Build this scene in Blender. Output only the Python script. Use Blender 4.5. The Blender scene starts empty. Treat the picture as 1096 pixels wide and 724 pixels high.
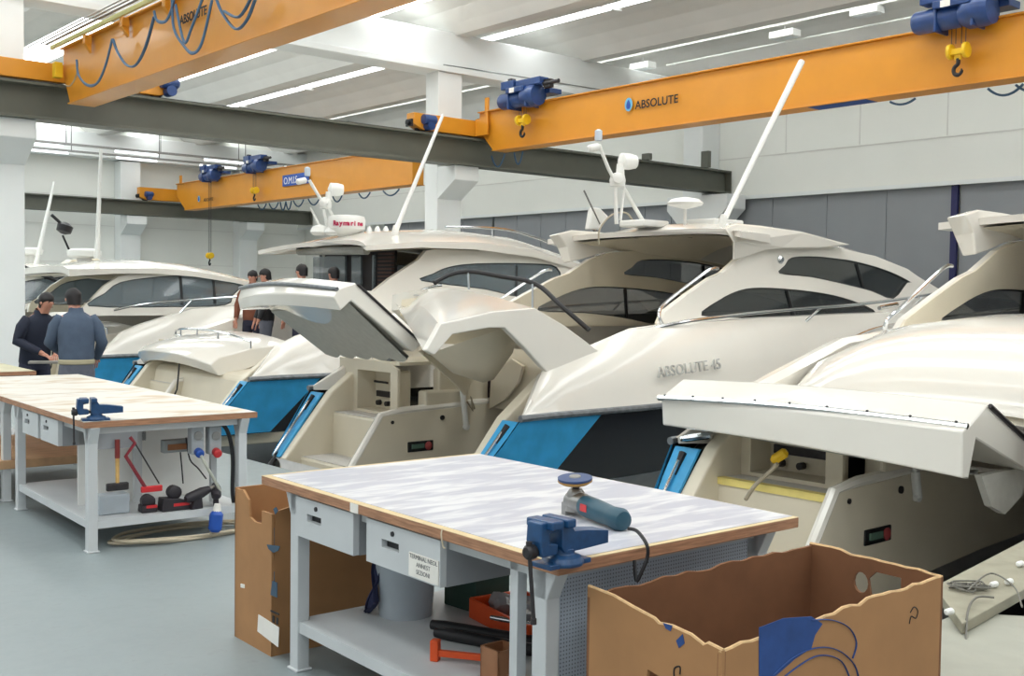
import bpy, bmesh, math, random
from mathutils import Vector, Matrix
from mathutils.geometry import tessellate_polygon
random.seed(7)
S = bpy.context.scene
COL = S.collection
V = Vector
PI = math.pi
# ------------------------------------------------------------------ camera geometry
F_PX, PITCH, ROLL, YG = 1182.964, 0.0409752578, -0.0131611208, -0.864635596
CAMH = 1.70
cp, sp, cr, sr = math.cos(PITCH), math.sin(PITCH), math.cos(ROLL), math.sin(ROLL)
def fromcam(a, b, c):
    x = a*cr + b*sr; z = -a*sr + b*cr
    return V((x, c*cp + z*sp, -c*sp + z*cp))
CAM = V((0, 0, CAMH))
def ray(px, py): return fromcam((px-548)/F_PX, -(py-362)/F_PX, 1.0)
def at_depth(px, py, y): d = ray(px, py); return CAM + d*(y/d.y)
def at_z(px, py, z): d = ray(px, py); return CAM + d*((z-CAMH)/d.z)
G = V((math.cos(YG), math.sin(YG), 0)); R = V((-G.y, G.x, 0)); L = -G
Q = at_depth(558, 447, 10.5); HALL = V((Q.x, Q.y, 0))
YAW = math.atan2(R.y, R.x)
class Frame:                       # x = u, y = v, z = up
    def __init__(s, o, yaw):
        s.o = V((o[0], o[1], o[2] if len(o) > 2 else 0)); s.yaw = yaw
        s.X = V((math.cos(yaw), math.sin(yaw), 0)); s.Y = V((-math.sin(yaw), math.cos(yaw), 0))
        s.M = Matrix.Translation(s.o) @ Matrix.Rotation(yaw, 4, 'Z')
    def loc(s, P): d = P - s.o; return V((d.dot(s.X), d.dot(s.Y), d.z))
    def w(s, u, v, z=0): return s.o + s.X*u + s.Y*v + V((0, 0, z))
    def at(s, u, v, z=0, yaw=0): return Frame(s.w(u, v, z), s.yaw+yaw)
    def pv(s, px, py, v):          # pixel on the plane y = v
        d = ray(px, py); t = ((s.o + s.Y*v - CAM).dot(s.Y))/d.dot(s.Y); return s.loc(CAM + d*t)
    def pu(s, px, py, u):
        d = ray(px, py); t = ((s.o + s.X*u - CAM).dot(s.X))/d.dot(s.X); return s.loc(CAM + d*t)
    def pz(s, px, py, z): return s.loc(at_z(px, py, s.o.z+z))
H = Frame(HALL, YAW)               # hall frame: x towards the far doors, y towards the far bay
# ------------------------------------------------------------------ materials
def srgb(r, g, b):
    f = lambda c: (c/255/12.92) if c/255 <= .04045 else ((c/255+.055)/1.055)**2.4
    return (f(r), f(g), f(b), 1)
MATS = {}
def mat(name, col, rough=.5, metal=0, coat=0, var=.06, scale=8, bump=0, alpha=1, emit=0, spec=.5, trans=0, stretch=None):
    m = bpy.data.materials.new(name); m.use_nodes = True
    nt = m.node_tree; n = nt.nodes; b = n['Principled BSDF']
    c = srgb(*col)
    b.inputs['Roughness'].default_value = rough; b.inputs['Metallic'].default_value = metal
    b.inputs['Coat Weight'].default_value = coat; b.inputs['Coat Roughness'].default_value = .05
    b.inputs['Specular IOR Level'].default_value = spec
    b.inputs['Alpha'].default_value = alpha; b.inputs['Transmission Weight'].default_value = trans
    tc = n.new('ShaderNodeTexCoord'); mp = n.new('ShaderNodeMapping'); nz = n.new('ShaderNodeTexNoise'); rp = n.new('ShaderNodeValToRGB')
    nz.inputs['Scale'].default_value = scale; nz.inputs['Detail'].default_value = 4
    if stretch: mp.inputs['Scale'].default_value = stretch
    nt.links.new(tc.outputs['Object'], mp.inputs[0]); nt.links.new(mp.outputs[0], nz.inputs['Vector'])
    nt.links.new(nz.outputs['Fac'], rp.inputs[0]); nt.links.new(rp.outputs[0], b.inputs['Base Color'])
    rp.color_ramp.elements[0].position = .3; rp.color_ramp.elements[1].position = .7
    rp.color_ramp.elements[0].color = tuple(max(0, x*(1-var)) for x in c[:3])+(1,)
    rp.color_ramp.elements[1].color = tuple(min(1, x*(1+var)) for x in c[:3])+(1,)
    if bump:
        bp = n.new('ShaderNodeBump'); bp.inputs['Strength'].default_value = bump; bp.inputs['Distance'].default_value = .01
        nt.links.new(nz.outputs['Fac'], bp.inputs['Height']); nt.links.new(bp.outputs[0], b.inputs['Normal'])
    if emit:
        b.inputs['Emission Color'].default_value = c; b.inputs['Emission Strength'].default_value = emit
    MATS[name] = m; return m
GEL = mat('gelcoat', (237, 233, 224), .2, coat=.6, var=.015, scale=2)
TAN = mat('inner_gelcoat', (222, 213, 192), .4, coat=.15, var=.03, scale=3)
SAND = mat('non_skid', (200, 196, 190), .8, var=.08, scale=60)
HULLB = mat('hull_black', (20, 21, 30), .12, coat=.6, var=.1)
ANTI = mat('hull_bottom', (205, 205, 205), .5)
FILM = mat('blue_film', (58, 162, 216), .45, var=.12, scale=5, bump=.15)
GLASS = mat('dark_glass', (44, 50, 52), .03, coat=.8, alpha=.6, var=.02)
GLASSB = mat('pale_glass', (120, 134, 142), .04, coat=.6, alpha=.6)
FRAME = mat('window_gasket', (18, 20, 22), .4)
CHROME = mat('stainless', (215, 218, 220), .15, metal=1, var=.02)
RUB = mat('rub_rail_grey', (120, 124, 128), .35, metal=.4, var=.25, scale=14)
BLACK = mat('black_rubber', (22, 22, 26), .5)
DARKV = mat('compartment_shade', (16, 14, 20), .9)  # near-black stands in for the darkness of the stern compartment
LINER = mat('foam_liner', (185, 184, 176), .85, var=.06, scale=12)
WHITE = mat('white_plastic', (235, 236, 232), .35, coat=.2, var=.02)
WPAINT = mat('white_wall_paint', (240, 241, 235), .8, var=.02, scale=.6)
WPAINT2 = mat('white_concrete', (236, 239, 238), .75, var=.025, scale=1.2)
CEIL = mat('ceiling_concrete', (222, 221, 216), .85, var=.03, scale=1.5)
DOORG = mat('grey_door_metal', (146, 150, 154), .55, metal=.1, var=.04, scale=1.0)
BEAMG = mat('grey_green_paint', (98, 100, 90), .5, var=.05, scale=3)
YEL = mat('crane_yellow', (218, 145, 36), .42, coat=.2, var=.04, scale=2)
YELD = mat('crane_yellow_deep', (235, 190, 30), .45)
BLUE = mat('hoist_blue', (34, 66, 122), .4, coat=.2, var=.15, scale=10)
VISE = mat('vise_blue', (22, 68, 112), .4, coat=.2, var=.15, scale=30)
TEAL = mat('grinder_teal', (28, 74, 92), .4, var=.1, scale=20)
STEEL = mat('steel', (150, 150, 148), .35, metal=.8, var=.12, scale=20)
DSTEEL = mat('dark_steel', (60, 58, 60), .45, metal=.6, var=.2, scale=20)
BENCHG = mat('bench_paint', (200, 204, 206), .45, var=.03, scale=6)
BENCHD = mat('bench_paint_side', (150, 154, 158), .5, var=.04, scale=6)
WOODE = mat('bench_edge_wood', (166, 122, 92), .6, var=.3, scale=9, stretch=(1, 1, 14), bump=.1)
PLY = mat('plywood', (196, 158, 120), .6, var=.15, scale=8, stretch=(1, 5, 1))
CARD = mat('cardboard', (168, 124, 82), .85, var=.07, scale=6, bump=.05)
CARDIN = mat('cardboard_shaded', (124, 84, 56), .9, var=.12, scale=6)  # cardboard with the shade inside the boxes put into its colour
CARDE = mat('cardboard_torn_edge', (205, 170, 125), .9, var=.2, scale=30)
INKB = mat('ink_blue', (36, 70, 130), .7, var=.15, scale=15)
INK = mat('ink_black', (30, 28, 30), .7)
INKR = mat('ink_red', (170, 30, 60), .6)
PAPER = mat('paper_white', (235, 232, 225), .8)
RED = mat('red_plastic', (200, 40, 45), .4)
BLUEP = mat('blue_plastic', (30, 80, 170), .4)
ORANGE = mat('orange_plastic', (226, 84, 28), .45)
GREENB = mat('green_box', (42, 70, 60), .6)
BUCKET = mat('frosted_plastic', (190, 200, 208), .35, alpha=.8)
CABLE = mat('cable_beige', (196, 184, 160), .6)
CABLEB = mat('cable_blue_grey', (62, 98, 130), .5)
CABLEG = mat('cable_grey', (170, 160, 140), .5)
WOODH = mat('handle_wood', (206, 166, 100), .5, var=.15, scale=20)
BROWNW = mat('cabin_wood', (150, 96, 60), .4, var=.2, scale=10)
TAPE = mat('yellow_tape', (232, 214, 130), .6)
SKIN = mat('skin', (196, 140, 118), .55, var=.03)
HAIR = mat('hair_black', (24, 20, 22), .6, var=.3, scale=60)
NAVY = mat('navy_jacket', (30, 36, 54), .8, var=.1, scale=14, bump=.3)
DENIM = mat('slate_blue_jacket', (74, 88, 108), .85, var=.08, scale=14, bump=.3)
GREYT = mat('grey_trousers', (100, 104, 116), .85, var=.08, scale=20)
DARKT = mat('dark_trousers', (44, 46, 66), .85)
BELT = mat('knit_band', (176, 168, 140), .8)
DAY = mat('skylight_daylight', (247, 251, 251), .5, emit=7.0, var=0)
WGLOW = mat('end_wall_glow', (247, 251, 251), .5, emit=15.0, var=0)  # glow for the strip added in the last bay to brighten the end wall
TUBE = mat('lit_fluorescent_tube', (245, 250, 255), .5, emit=2.5, var=0)
def floor_mat():
    m = mat('floor_paint', (138, 148, 150), .42, var=.05, scale=1.3)
    nt = m.node_tree; n = nt.nodes; b = n['Principled BSDF']; rp = [x for x in n if x.type == 'VALTORGB'][0]
    n2 = n.new('ShaderNodeTexNoise'); n2.inputs['Scale'].default_value = 9; n2.inputs['Detail'].default_value = 8; n2.inputs['Roughness'].default_value = .7
    tc = [x for x in n if x.type == 'TEX_COORD'][0]; nt.links.new(tc.outputs['Object'], n2.inputs['Vector'])
    r2 = n.new('ShaderNodeValToRGB'); r2.color_ramp.elements[0].position = .28; r2.color_ramp.elements[1].position = .42
    r2.color_ramp.elements[0].color = (.74, .72, .7, 1); r2.color_ramp.elements[1].color = (1, 1, 1, 1)
    nt.links.new(n2.outputs['Fac'], r2.inputs[0])
    mx = n.new('ShaderNodeMix'); mx.data_type = 'RGBA'; mx.blend_type = 'MULTIPLY'; mx.inputs[0].default_value = .7
    nt.links.new(rp.outputs[0], mx.inputs[6]); nt.links.new(r2.outputs[0], mx.inputs[7]); nt.links.new(mx.outputs[2], b.inputs['Base Color'])
    rr = n.new('ShaderNodeMapRange'); rr.inputs[3].default_value = .3; rr.inputs[4].default_value = .55
    nt.links.new(n2.outputs['Fac'], rr.inputs[0]); nt.links.new(rr.outputs[0], b.inputs['Roughness'])
    return m
FLOORM = floor_mat()
def streak_mat(name, base, streak, sc, st, edge=.5, rough=.3):
    m = mat(name, base, rough, var=.05, scale=3); nt = m.node_tree; n = nt.nodes; b = n['Principled BSDF']
    rp = [x for x in n if x.type == 'VALTORGB'][0]; tc = [x for x in n if x.type == 'TEX_COORD'][0]
    mp = n.new('ShaderNodeMapping'); mp.inputs['Scale'].default_value = st; mp.inputs['Rotation'].default_value = (0, 0, .25)
    nz = n.new('ShaderNodeTexNoise'); nz.inputs['Scale'].default_value = sc; nz.inputs['Detail'].default_value = 6; nz.inputs['Distortion'].default_value = .5
    nt.links.new(tc.outputs['Object'], mp.inputs[0]); nt.links.new(mp.outputs[0], nz.inputs['Vector'])
    r2 = n.new('ShaderNodeValToRGB'); r2.color_ramp.elements[0].position = edge-.06; r2.color_ramp.elements[1].position = edge+.1
    nt.links.new(nz.outputs['Fac'], r2.inputs[0])
    mx = n.new('ShaderNodeMix'); mx.data_type = 'RGBA'; nt.links.new(r2.outputs[0], mx.inputs[0])
    nt.links.new(rp.outputs[0], mx.inputs[6]); mx.inputs[7].default_value = srgb(*streak); nt.links.new(mx.outputs[2], b.inputs['Base Color'])
    return m
TOPW = streak_mat('white_smeared_bench_top', (184, 185, 196), (220, 220, 223), 3.0, (1.0, 4, 1), .5, .28)
TOPF = streak_mat('pale_worn_bench_top', (196, 176, 146), (218, 214, 205), 2.2, (1.2, 2.5, 1), .4, .4)
TOPB = mat('light_wood_border', (214, 192, 148), .5, var=.08, scale=12)
def perf_mat():
    m = mat('perforated_panel', (186, 198, 212), .5); nt = m.node_tree; n = nt.nodes; b = n['Principled BSDF']
    tc = [x for x in n if x.type == 'TEX_COORD'][0]; rp = [x for x in n if x.type == 'VALTORGB'][0]
    vo = n.new('ShaderNodeTexVoronoi'); vo.inputs['Scale'].default_value = 75; vo.inputs['Randomness'].default_value = 0
    nt.links.new(tc.outputs['Object'], vo.inputs['Vector'])
    r2 = n.new('ShaderNodeValToRGB'); r2.color_ramp.elements[0].position = .3; r2.color_ramp.elements[1].position = .36
    r2.color_ramp.elements[0].color = (.12, .13, .15, 1); nt.links.new(vo.outputs['Distance'], r2.inputs[0])
    mx = n.new('ShaderNodeMix'); mx.data_type = 'RGBA'; mx.blend_type = 'MULTIPLY'; mx.inputs[0].default_value = .8
    nt.links.new(rp.outputs[0], mx.inputs[6]); nt.links.new(r2.outputs[0], mx.inputs[7]); nt.links.new(mx.outputs[2], b.inputs['Base Color'])
    return m
PERF = perf_mat()
MATS['perforated_panel'].node_tree.nodes
# ------------------------------------------------------------------ mesh tools
class MB:
    def __init__(s): s.v = []; s.f = []
    def add(s, vs, fs):
        k = len(s.v); s.v += [V(p) for p in vs]; s.f += [[i+k for i in f] for f in fs]; return s
    def box(s, a, b, M=None):
        x0, y0, z0 = a; x1, y1, z1 = b
        vs = [V(p) for p in ((x0,y0,z0),(x1,y0,z0),(x1,y1,z0),(x0,y1,z0),(x0,y0,z1),(x1,y0,z1),(x1,y1,z1),(x0,y1,z1))]
        if M is not None: vs = [M @ p for p in vs]
        return s.add(vs, [(0,3,2,1),(4,5,6,7),(0,1,5,4),(1,2,6,5),(2,3,7,6),(3,0,4,7)])
    def loft(s, rings, closed=True, caps=True, loop=False):
        n = len(rings[0]); vs = [p for r in rings for p in r]; fs = []
        m = len(rings)
        for i in range(m if loop else m-1):
            a = i*n; b = ((i+1) % m)*n
            for j in range(n if closed else n-1):
                k = (j+1) % n; fs.append((a+j, a+k, b+k, b+j))
        if caps and not loop and closed:
            fs.append(tuple(range(n-1, -1, -1))); fs.append(tuple((m-1)*n+j for j in range(n)))
        return s.add(vs, fs)
    def tube(s, pts, r, n=8, loop=False, flat=1):
        pts = [V(p) for p in pts]; rings = []; m = len(pts); prev = None
        for i, p in enumerate(pts):
            if loop: d = pts[(i+1) % m]-pts[i-1]
            else: d = pts[min(i+1, m-1)]-pts[max(i-1, 0)]
            if d.length < 1e-9: d = V((0, 0, 1))
            d.normalize()
            if prev is None:
                up = V((0, 0, 1)) if abs(d.z) < .9 else V((1, 0, 0)); a = d.cross(up).normalized()
            else: a = (prev - d*prev.dot(d)).normalized()
            b = d.cross(a); prev = a
            rr = r[i] if isinstance(r, (list, tuple)) else r
            rings.append([p + a*(rr*math.cos(2*PI*k/n)) + b*(rr*flat*math.sin(2*PI*k/n)) for k in range(n)])
        return s.loft(rings, True, True, loop)
    def lathe(s, prof, c=(0,0,0), axis=(0,0,1), n=20):
        ax = V(axis).normalized(); up = V((0,0,1)) if abs(ax.z) < .9 else V((1,0,0)); a = ax.cross(up).normalized(); b = ax.cross(a); c = V(c)
        rings = [[c + ax*h + a*(r*math.cos(2*PI*k/n)) + b*(r*math.sin(2*PI*k/n)) for k in range(n)] for r, h in prof]
        return s.loft(rings, True, True)
    def prism(s, outer, holes, fmap, t0, t1):
        loops = [outer]+list(holes or [])
        tri = tessellate_polygon([[V((p[0], p[1], 0)) for p in lp] for lp in loops])
        pts = [p for lp in loops for p in lp]; n = len(pts)
        vs = [V(fmap(p[0], p[1], t0)) for p in pts]+[V(fmap(p[0], p[1], t1)) for p in pts]
        fs = [tuple(t) for t in tri]+[(t[2]+n, t[1]+n, t[0]+n) for t in tri]; k = 0
        for lp in loops:
            m = len(lp)
            for j in range(m): fs.append((k+j, k+(j+1) % m, k+(j+1) % m+n, k+j+n))
            k += m
        return s.add(vs, fs)
    def build(s, name, m, parent=None, M=None, smooth=35, bevel=0, seg=2, label=None, sub=0):
        me = bpy.data.meshes.new(name); bm = bmesh.new(); vs = [bm.verts.new(p) for p in s.v]
        for f in s.f:
            try: bm.faces.new([vs[i] for i in f])
            except Exception: pass
        bmesh.ops.remove_doubles(bm, verts=bm.verts, dist=1e-5); bmesh.ops.recalc_face_normals(bm, faces=bm.faces)
        if smooth:
            for f in bm.faces: f.smooth = True
            a = math.radians(smooth)
            for e in bm.edges:
                if len(e.link_faces) != 2 or e.calc_face_angle(0) > a: e.smooth = False
        bm.to_mesh(me); bm.free(); me.materials.append(m)
        o = bpy.data.objects.new(name, me); COL.objects.link(o)
        if parent is not None: o.parent = parent
        elif M is not None: o.matrix_world = M
        if bevel:
            b = o.modifiers.new('bevel', 'BEVEL'); b.width = bevel; b.segments = seg; b.limit_method = 'ANGLE'; b.angle_limit = math.radians(40)
            b.harden_normals = False
        if sub:
            b = o.modifiers.new('sub', 'SUBSURF'); b.levels = b.render_levels = sub
        if label: o['label'] = label
        return o
def tag(o, label, cat, group=None):
    o['label'] = label; o['category'] = cat
    if group: o['group'] = group
    return o
def thing(name, label, cat, fr, group=None):
    o = bpy.data.objects.new(name, None); o.empty_display_size = .2; COL.objects.link(o); o.matrix_world = fr.M
    return tag(o, label, cat, group)
def struct(o): o['kind'] = 'structure'; return o
def smooth_poly(pts, k=4, closed=True):
    out = []; n = len(pts)
    for i in range(n if closed else n-1):
        p0, p1, p2, p3 = (pts[(i+j-1) % n] if closed else pts[min(max(i+j-1, 0), n-1)] for j in range(4))
        p0, p1, p2, p3 = V(p0), V(p1), V(p2), V(p3)
        for t in range(k):
            t /= k; out.append(.5*((2*p1)+(p2-p0)*t+(2*p0-5*p1+4*p2-p3)*t*t+(3*p1-p0-3*p2+p3)*t**3))
    if not closed: out.append(V(pts[-1]))
    return out
def text(txt, size, m, parent, M, name='lettering', depth=.004, label=None, bold=0, spacing=1.0, align='LEFT'):
    c = bpy.data.curves.new(name, 'FONT'); c.body = txt; c.size = size; c.extrude = depth/2; c.offset = bold; c.space_character = spacing; c.align_x = align
    c.resolution_u = 4
    t = bpy.data.objects.new(name+'_c', c); me = bpy.data.meshes.new_from_object(t); bpy.data.objects.remove(t)
    me.name = name; me.materials.clear(); me.materials.append(m); me.transform(M)
    o = bpy.data.objects.new(name, me); COL.objects.link(o); o.parent = parent
    if label: o['label'] = label
    return o
def face_matrix(o, right, up):
    r = V(right).normalized(); u = V(up).normalized(); n = r.cross(u); u = n.cross(r)
    M = Matrix.Identity(4)
    for i in range(3): M[i][0] = r[i]; M[i][1] = u[i]; M[i][2] = n[i]; M[i][3] = V(o)[i]
    return M
# ------------------------------------------------------------------ hall
def hallbox(name, a, b, m, kind=True, bevel=0):
    o = MB().box(a, b).build(name, m, M=H.M, smooth=0, bevel=bevel)
    if kind: struct(o)
    return o
PLAT = -1.75       # the raised floor stops here, before the sterns
hallbox('floor', (-16, -14, -.12), (PLAT, 33, 0), FLOORM)
hallbox('floor_pit', (PLAT, -14, -1.42), (16.3, 33, -1.32), FLOORM)
hallbox('trim_1', (PLAT-.14, -14, -1.32), (PLAT, 33, -.12), WPAINT2)
# far doors wall: plane u = 16
hallbox('wall_doors', (16.35, -14, -1.32), (16.5, 33, 8.0), WPAINT)
ub = MB(); ub.box((16.0, -14, 4.23), (16.35, 33, 7.75))
struct(ub.build('wall_right', WPAINT, M=H.M, smooth=0, bevel=.02))
for i, z in enumerate((5.22,)):
    hallbox('trim_%d' % (2+i), (15.985, -14, z-.012), (16.0, 33, z+.012), CEIL)
hallbox('trim_3', (15.95, -14, 4.16), (16.0, 10.3, 4.25), WPAINT2)
hallbox('trim_4', (15.95, 11.6, 4.16), (16.0, 33, 4.25), WPAINT2)
for v in (8.6, 6.55, 4.4, 2.3, .2):
    hallbox('trim_%d' % (10+int(v*10)), (15.99, v-.01, 5.25), (16.0, v+.01, 7.7), CEIL)
hallbox('trim_7', (15.88, -14, 7.4), (16.0, 33, 7.72), WPAINT2)
# grey folding doors: each leaf with its seams
def leaf(n, v0, v1):
    m = MB(); m.box((16.12, v0, -1.32), (16.2, v1, 4.2)); k = 4; w = (v1-v0)/k
    for j in range(k):
        a = v0+j*w; m.box((16.1, a+.01, -1.3), (16.125, a+w-.01, 4.18))
    struct(m.build('door_%d' % n, DOORG, M=H.M, smooth=0, bevel=.004))
leaf(1, -14, -6.2); leaf(2, -6.1, 4.12); leaf(3, 4.3, 10.6); leaf(4, 11.4, 15.3); leaf(5, 15.45, 20); leaf(6, 20.1, 26.4)
tag(hallbox('door_post', (16.02, 4.14, -1.32), (16.1, 4.28, 4.2), mat('navy_paint', (38, 40, 90), .5), False), 'dark navy vertical post between the grey folding doors at right', 'post')
hallbox('wall_left', (-16, 32.6, -1.32), (16.5, 32.8, 9), WPAINT)
for i, z in enumerate((5.0, 3.95, 2.6)):
    hallbox('trim_%d' % (20+i), (-8, 32.585, z-.01), (16, 32.6, z+.01), CEIL)
# concrete columns with corbels
def column(u0, u1, v0, v1, zt, corbel, label, out=.78):
    fr = H.at((u0+u1)/2, (v0+v1)/2, -1.32); t = thing('concrete_column', label, 'column', fr, 'white concrete columns')
    w = (u1-u0)/2; d = (v1-v0)/2; z0 = 1.32
    m = MB(); m.box((-w, -d, 0), (w, d, zt+z0)); m.build('shaft', WPAINT2, t, smooth=0, bevel=.02)
    if corbel:
        zc = corbel+z0; s = MB()
        s.prism([(-d-out, zc), (-d-out, zc-.3), (-d, zc-.3-out*.62), (-d, zc)], None, lambda a, b, q: (q, a, b), -w, w)
        s.build('corbel', WPAINT2, t, smooth=0, bevel=.015)
    return t
uc0 = H.pv(468, 215, 10.95).x; uc1 = H.pv(493.5, 215, 10.95).x
column(uc0, uc1, 10.95, 11.4, 6.34, 4.33, 'white concrete column in mid hall rising behind the grey crane beam', .6)
uc2 = H.pv(27, 250, 10.95).x; column(uc2-.85, uc2, 10.95, 11.5, 6.34, 4.33, 'white concrete column at the left edge beside the two men', .6)
colw = column(15.3, 15.99, 10.66, 11.3, 7.4, None, 'white concrete column against the grey doors where the beam ends', .05)
cb = MB(); cb.prism([(9.75, 4.26), (9.75, 3.9), (10.35, 3.35), (11.2, 3.35), (11.75, 3.9), (11.75, 4.26)], None, lambda a, b, q: (q, a, b), 15.2, 15.95)
ocb = cb.build('corbel', WPAINT2, colw, smooth=0, bevel=.02); ocb.matrix_parent_inverse = colw.matrix_world.inverted(); ocb.matrix_basis = H.M
for u, lab in ((H.pv(129, 250, 32.0).x, 'white concrete column on the far wall at left with a corbel'), (13.1, 'white concrete column on the far wall near the hall corner')):
    column(u, u+.75, 32.0, 32.59, 6.3, 4.3, lab, .6)
for u in (H.pv(148, 250, 32.5).x,):
    tag(MB().tube([(u, 32.55, -1.3), (u, 32.55, 6.4)], .05).build('downpipe', STEEL, M=H.M), 'thin grey pipe running down the far wall beside the column', 'pipe')
# main roof beam over the middle column row
struct(MB().prism([(10.95, 6.34), (11.55, 6.34), (11.55, 7.2), (10.95, 7.2)], None, lambda a, b, q: (q, a, b), -16, 16.3).build('trim_30', WPAINT2, M=H.M, smooth=0, bevel=.03))
struct(MB().prism([(10.88, 6.34), (10.95, 6.34), (10.95, 6.46), (10.88, 6.46)], None, lambda a, b, q: (q, a, b), -16, 16.3).build('trim_31', WPAINT2, M=H.M, smooth=0, bevel=.01))
struct(MB().box((-16, 31.9, 6.34), (16.3, 32.59, 7.2)).build('trim_32', WPAINT2, M=H.M, smooth=0, bevel=.03))
tag(MB().tube([(7.2, 10.93, 6.48), (7.9, 10.93, 6.5), (15.2, 10.93, 6.6)], .012, 6).build('conduit', STEEL, M=H.M), 'thin conduit along the white roof beam right of the column', 'conduit')
# ribbed roof with skylight strips
P0 = -16 + (7.69+16) % 3.72
ribs = []
x = 7.69
while x > -16: x -= 3.72
x += 3.72
base = [(-.16, 7.15), (.16, 7.15), (.2, 7.32), (.42, 7.25), (.44, 7.40), (.72, 7.33), (.74, 7.48), (1.04, 7.41), (1.06, 7.56), (1.36, 7.5), (1.42, 7.64)]
back = [(2.2, 7.72), (2.45, 7.71), (2.7, 7.66), (3.05, 7.52), (3.35, 7.32), (3.56, 7.15)]
rm = MB(); n = 0
xs = []
while x < 16.2: xs.append(x); x += 3.72
for x in xs:
    for prof in ([p for p in base], back):
        for (a, b), (c, d) in zip(prof[:-1], prof[1:]):
            if x+a > 16: continue
            rm.prism([(x+a, b), (x+c, d), (x+c, d+.08), (x+a, b+.08)], None, lambda p, q, t: (p, t, q), -14, 32.7)
    n += 1
    wide = x < 5
    if x > 11:  # last bay: recess shaped to hide an added glowing strip
        rm.box((x+1.42, -14, 7.95), (x+2.25, 32.7, 8.0)); rm.box((x+2.2, -14, 7.7), (x+2.25, 32.7, 7.95)); rm.box((x+1.38, -14, 7.62), (x+1.42, 32.7, 7.95))
        n += 1; struct(MB().box((x+1.421, -14, 7.72), (x+1.435, 32.7, 7.94)).build('window_%d' % n, WGLOW, M=H.M, smooth=0)); continue  # added glowing strip, turned towards the doors wall to brighten it
    s = MB().box((x+(1.3 if wide else 1.4), -14, 7.655), (x+(2.62 if wide else 2.15), 32.7, 7.675)); struct(s.build('window_%d' % n, DAY, M=H.M, smooth=0))
struct(rm.build('ceiling', CEIL, M=H.M, smooth=50))
for x in xs:
    if x > 11: continue
    c = MB()
    for k in range(-3, 8):
        c.box((x+1.38, k*4.2, 7.6), (x+2.25, k*4.2+.05, 7.66))
    c.build('trim_%d' % (40+xs.index(x)), CEIL, M=H.M, smooth=0)['kind'] = 'structure'
# ceiling light boxes on the last bay
def light_box(fr, lab):
    t = thing('ceiling_light', lab, 'light', fr, 'boxy ceiling lights')
    MB().box((-.16, -.32, .0), (.16, .32, .16)).build('housing', WHITE, t, smooth=0, bevel=.02)
    MB().box((-.12, -.26, -.012), (.12, .26, 0)).build('diffuser', mat('matte_diffuser', (215, 222, 222), .3), t, smooth=0)
    MB().tube([(0, 0, .16), (0, 0, .4)], .01, 6).build('hanger', STEEL, t)
a = H.pu(840, 37, 13.7); light_box(H.at(13.7, a.y, a.z-.08), 'white boxy ceiling light near the leaning white pole tip')
a = H.pu(688, 71, 13.9); light_box(H.at(13.9, a.y, a.z-.08), 'white boxy ceiling light above the big yellow girder lettering')
a = H.pu(928, 12, 13.7); light_box(H.at(13.7, a.y, a.z-.08), 'white boxy ceiling light left of the large blue hoist')
tag(MB().tube([(14.02, -8, 7.42), (14.02, 10.8, 7.42)], .02, 6).build('conduit', WHITE, M=H.M), 'long white conduit running along the ceiling past the light boxes', 'conduit')
# grey runway beams
def ibeam(v, z0, z1, u0, u1, w, name, lab):
    m = MB(); t = .04
    prof = [(-w, z1-t), (-w, z1), (w, z1), (w, z1-t), (.012, z1-t), (.012, z0+t), (w, z0+t), (w, z0), (-w, z0), (-w, z0+t), (-.012, z0+t), (-.012, z1-t)]
    m.prism(prof, None, lambda a, b, q: (q, v+a, b), u0, u1)
    for k in range(5): 
        uu = u1-.05-k*0; 
    m.box((u1-.03, v-w, z0), (u1, v+w, z1))
    o = m.build(name, BEAMG, M=H.M, smooth=0, bevel=.004); return tag(o, lab, 'beam')
BV = 10.42
ibeam(BV, 4.33, 4.90, -14, 15.95, .2, 'crane_runway_beam', 'near long dark grey steel crane beam crossing the hall at upper left')
tag(MB().box((-14, BV-.03, 4.90), (15.6, BV+.03, 4.94)).build('crane_rail', DSTEEL, M=H.M, smooth=0), 'flat steel rail on top of the near grey beam', 'rail')
FV = 31.55
ibeam(FV, 4.33, 4.86, -6, 15.95, .2, 'crane_runway_beam', 'far dark grey steel crane beam along the far wall')
for u, lab in ((15.1, 'small grey end stop on the near beam by the wall'), (12.9, 'tiny dark bracket on top of the near beam')):
    m = MB(); m.box((u, BV-.12, 4.94), (u+.12, BV+.12, 4.94+(.42 if u > 14 else .16))); tag(m.build('end_stop', BEAMG, M=H.M, smooth=0, bevel=.01), lab, 'bracket')
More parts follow.
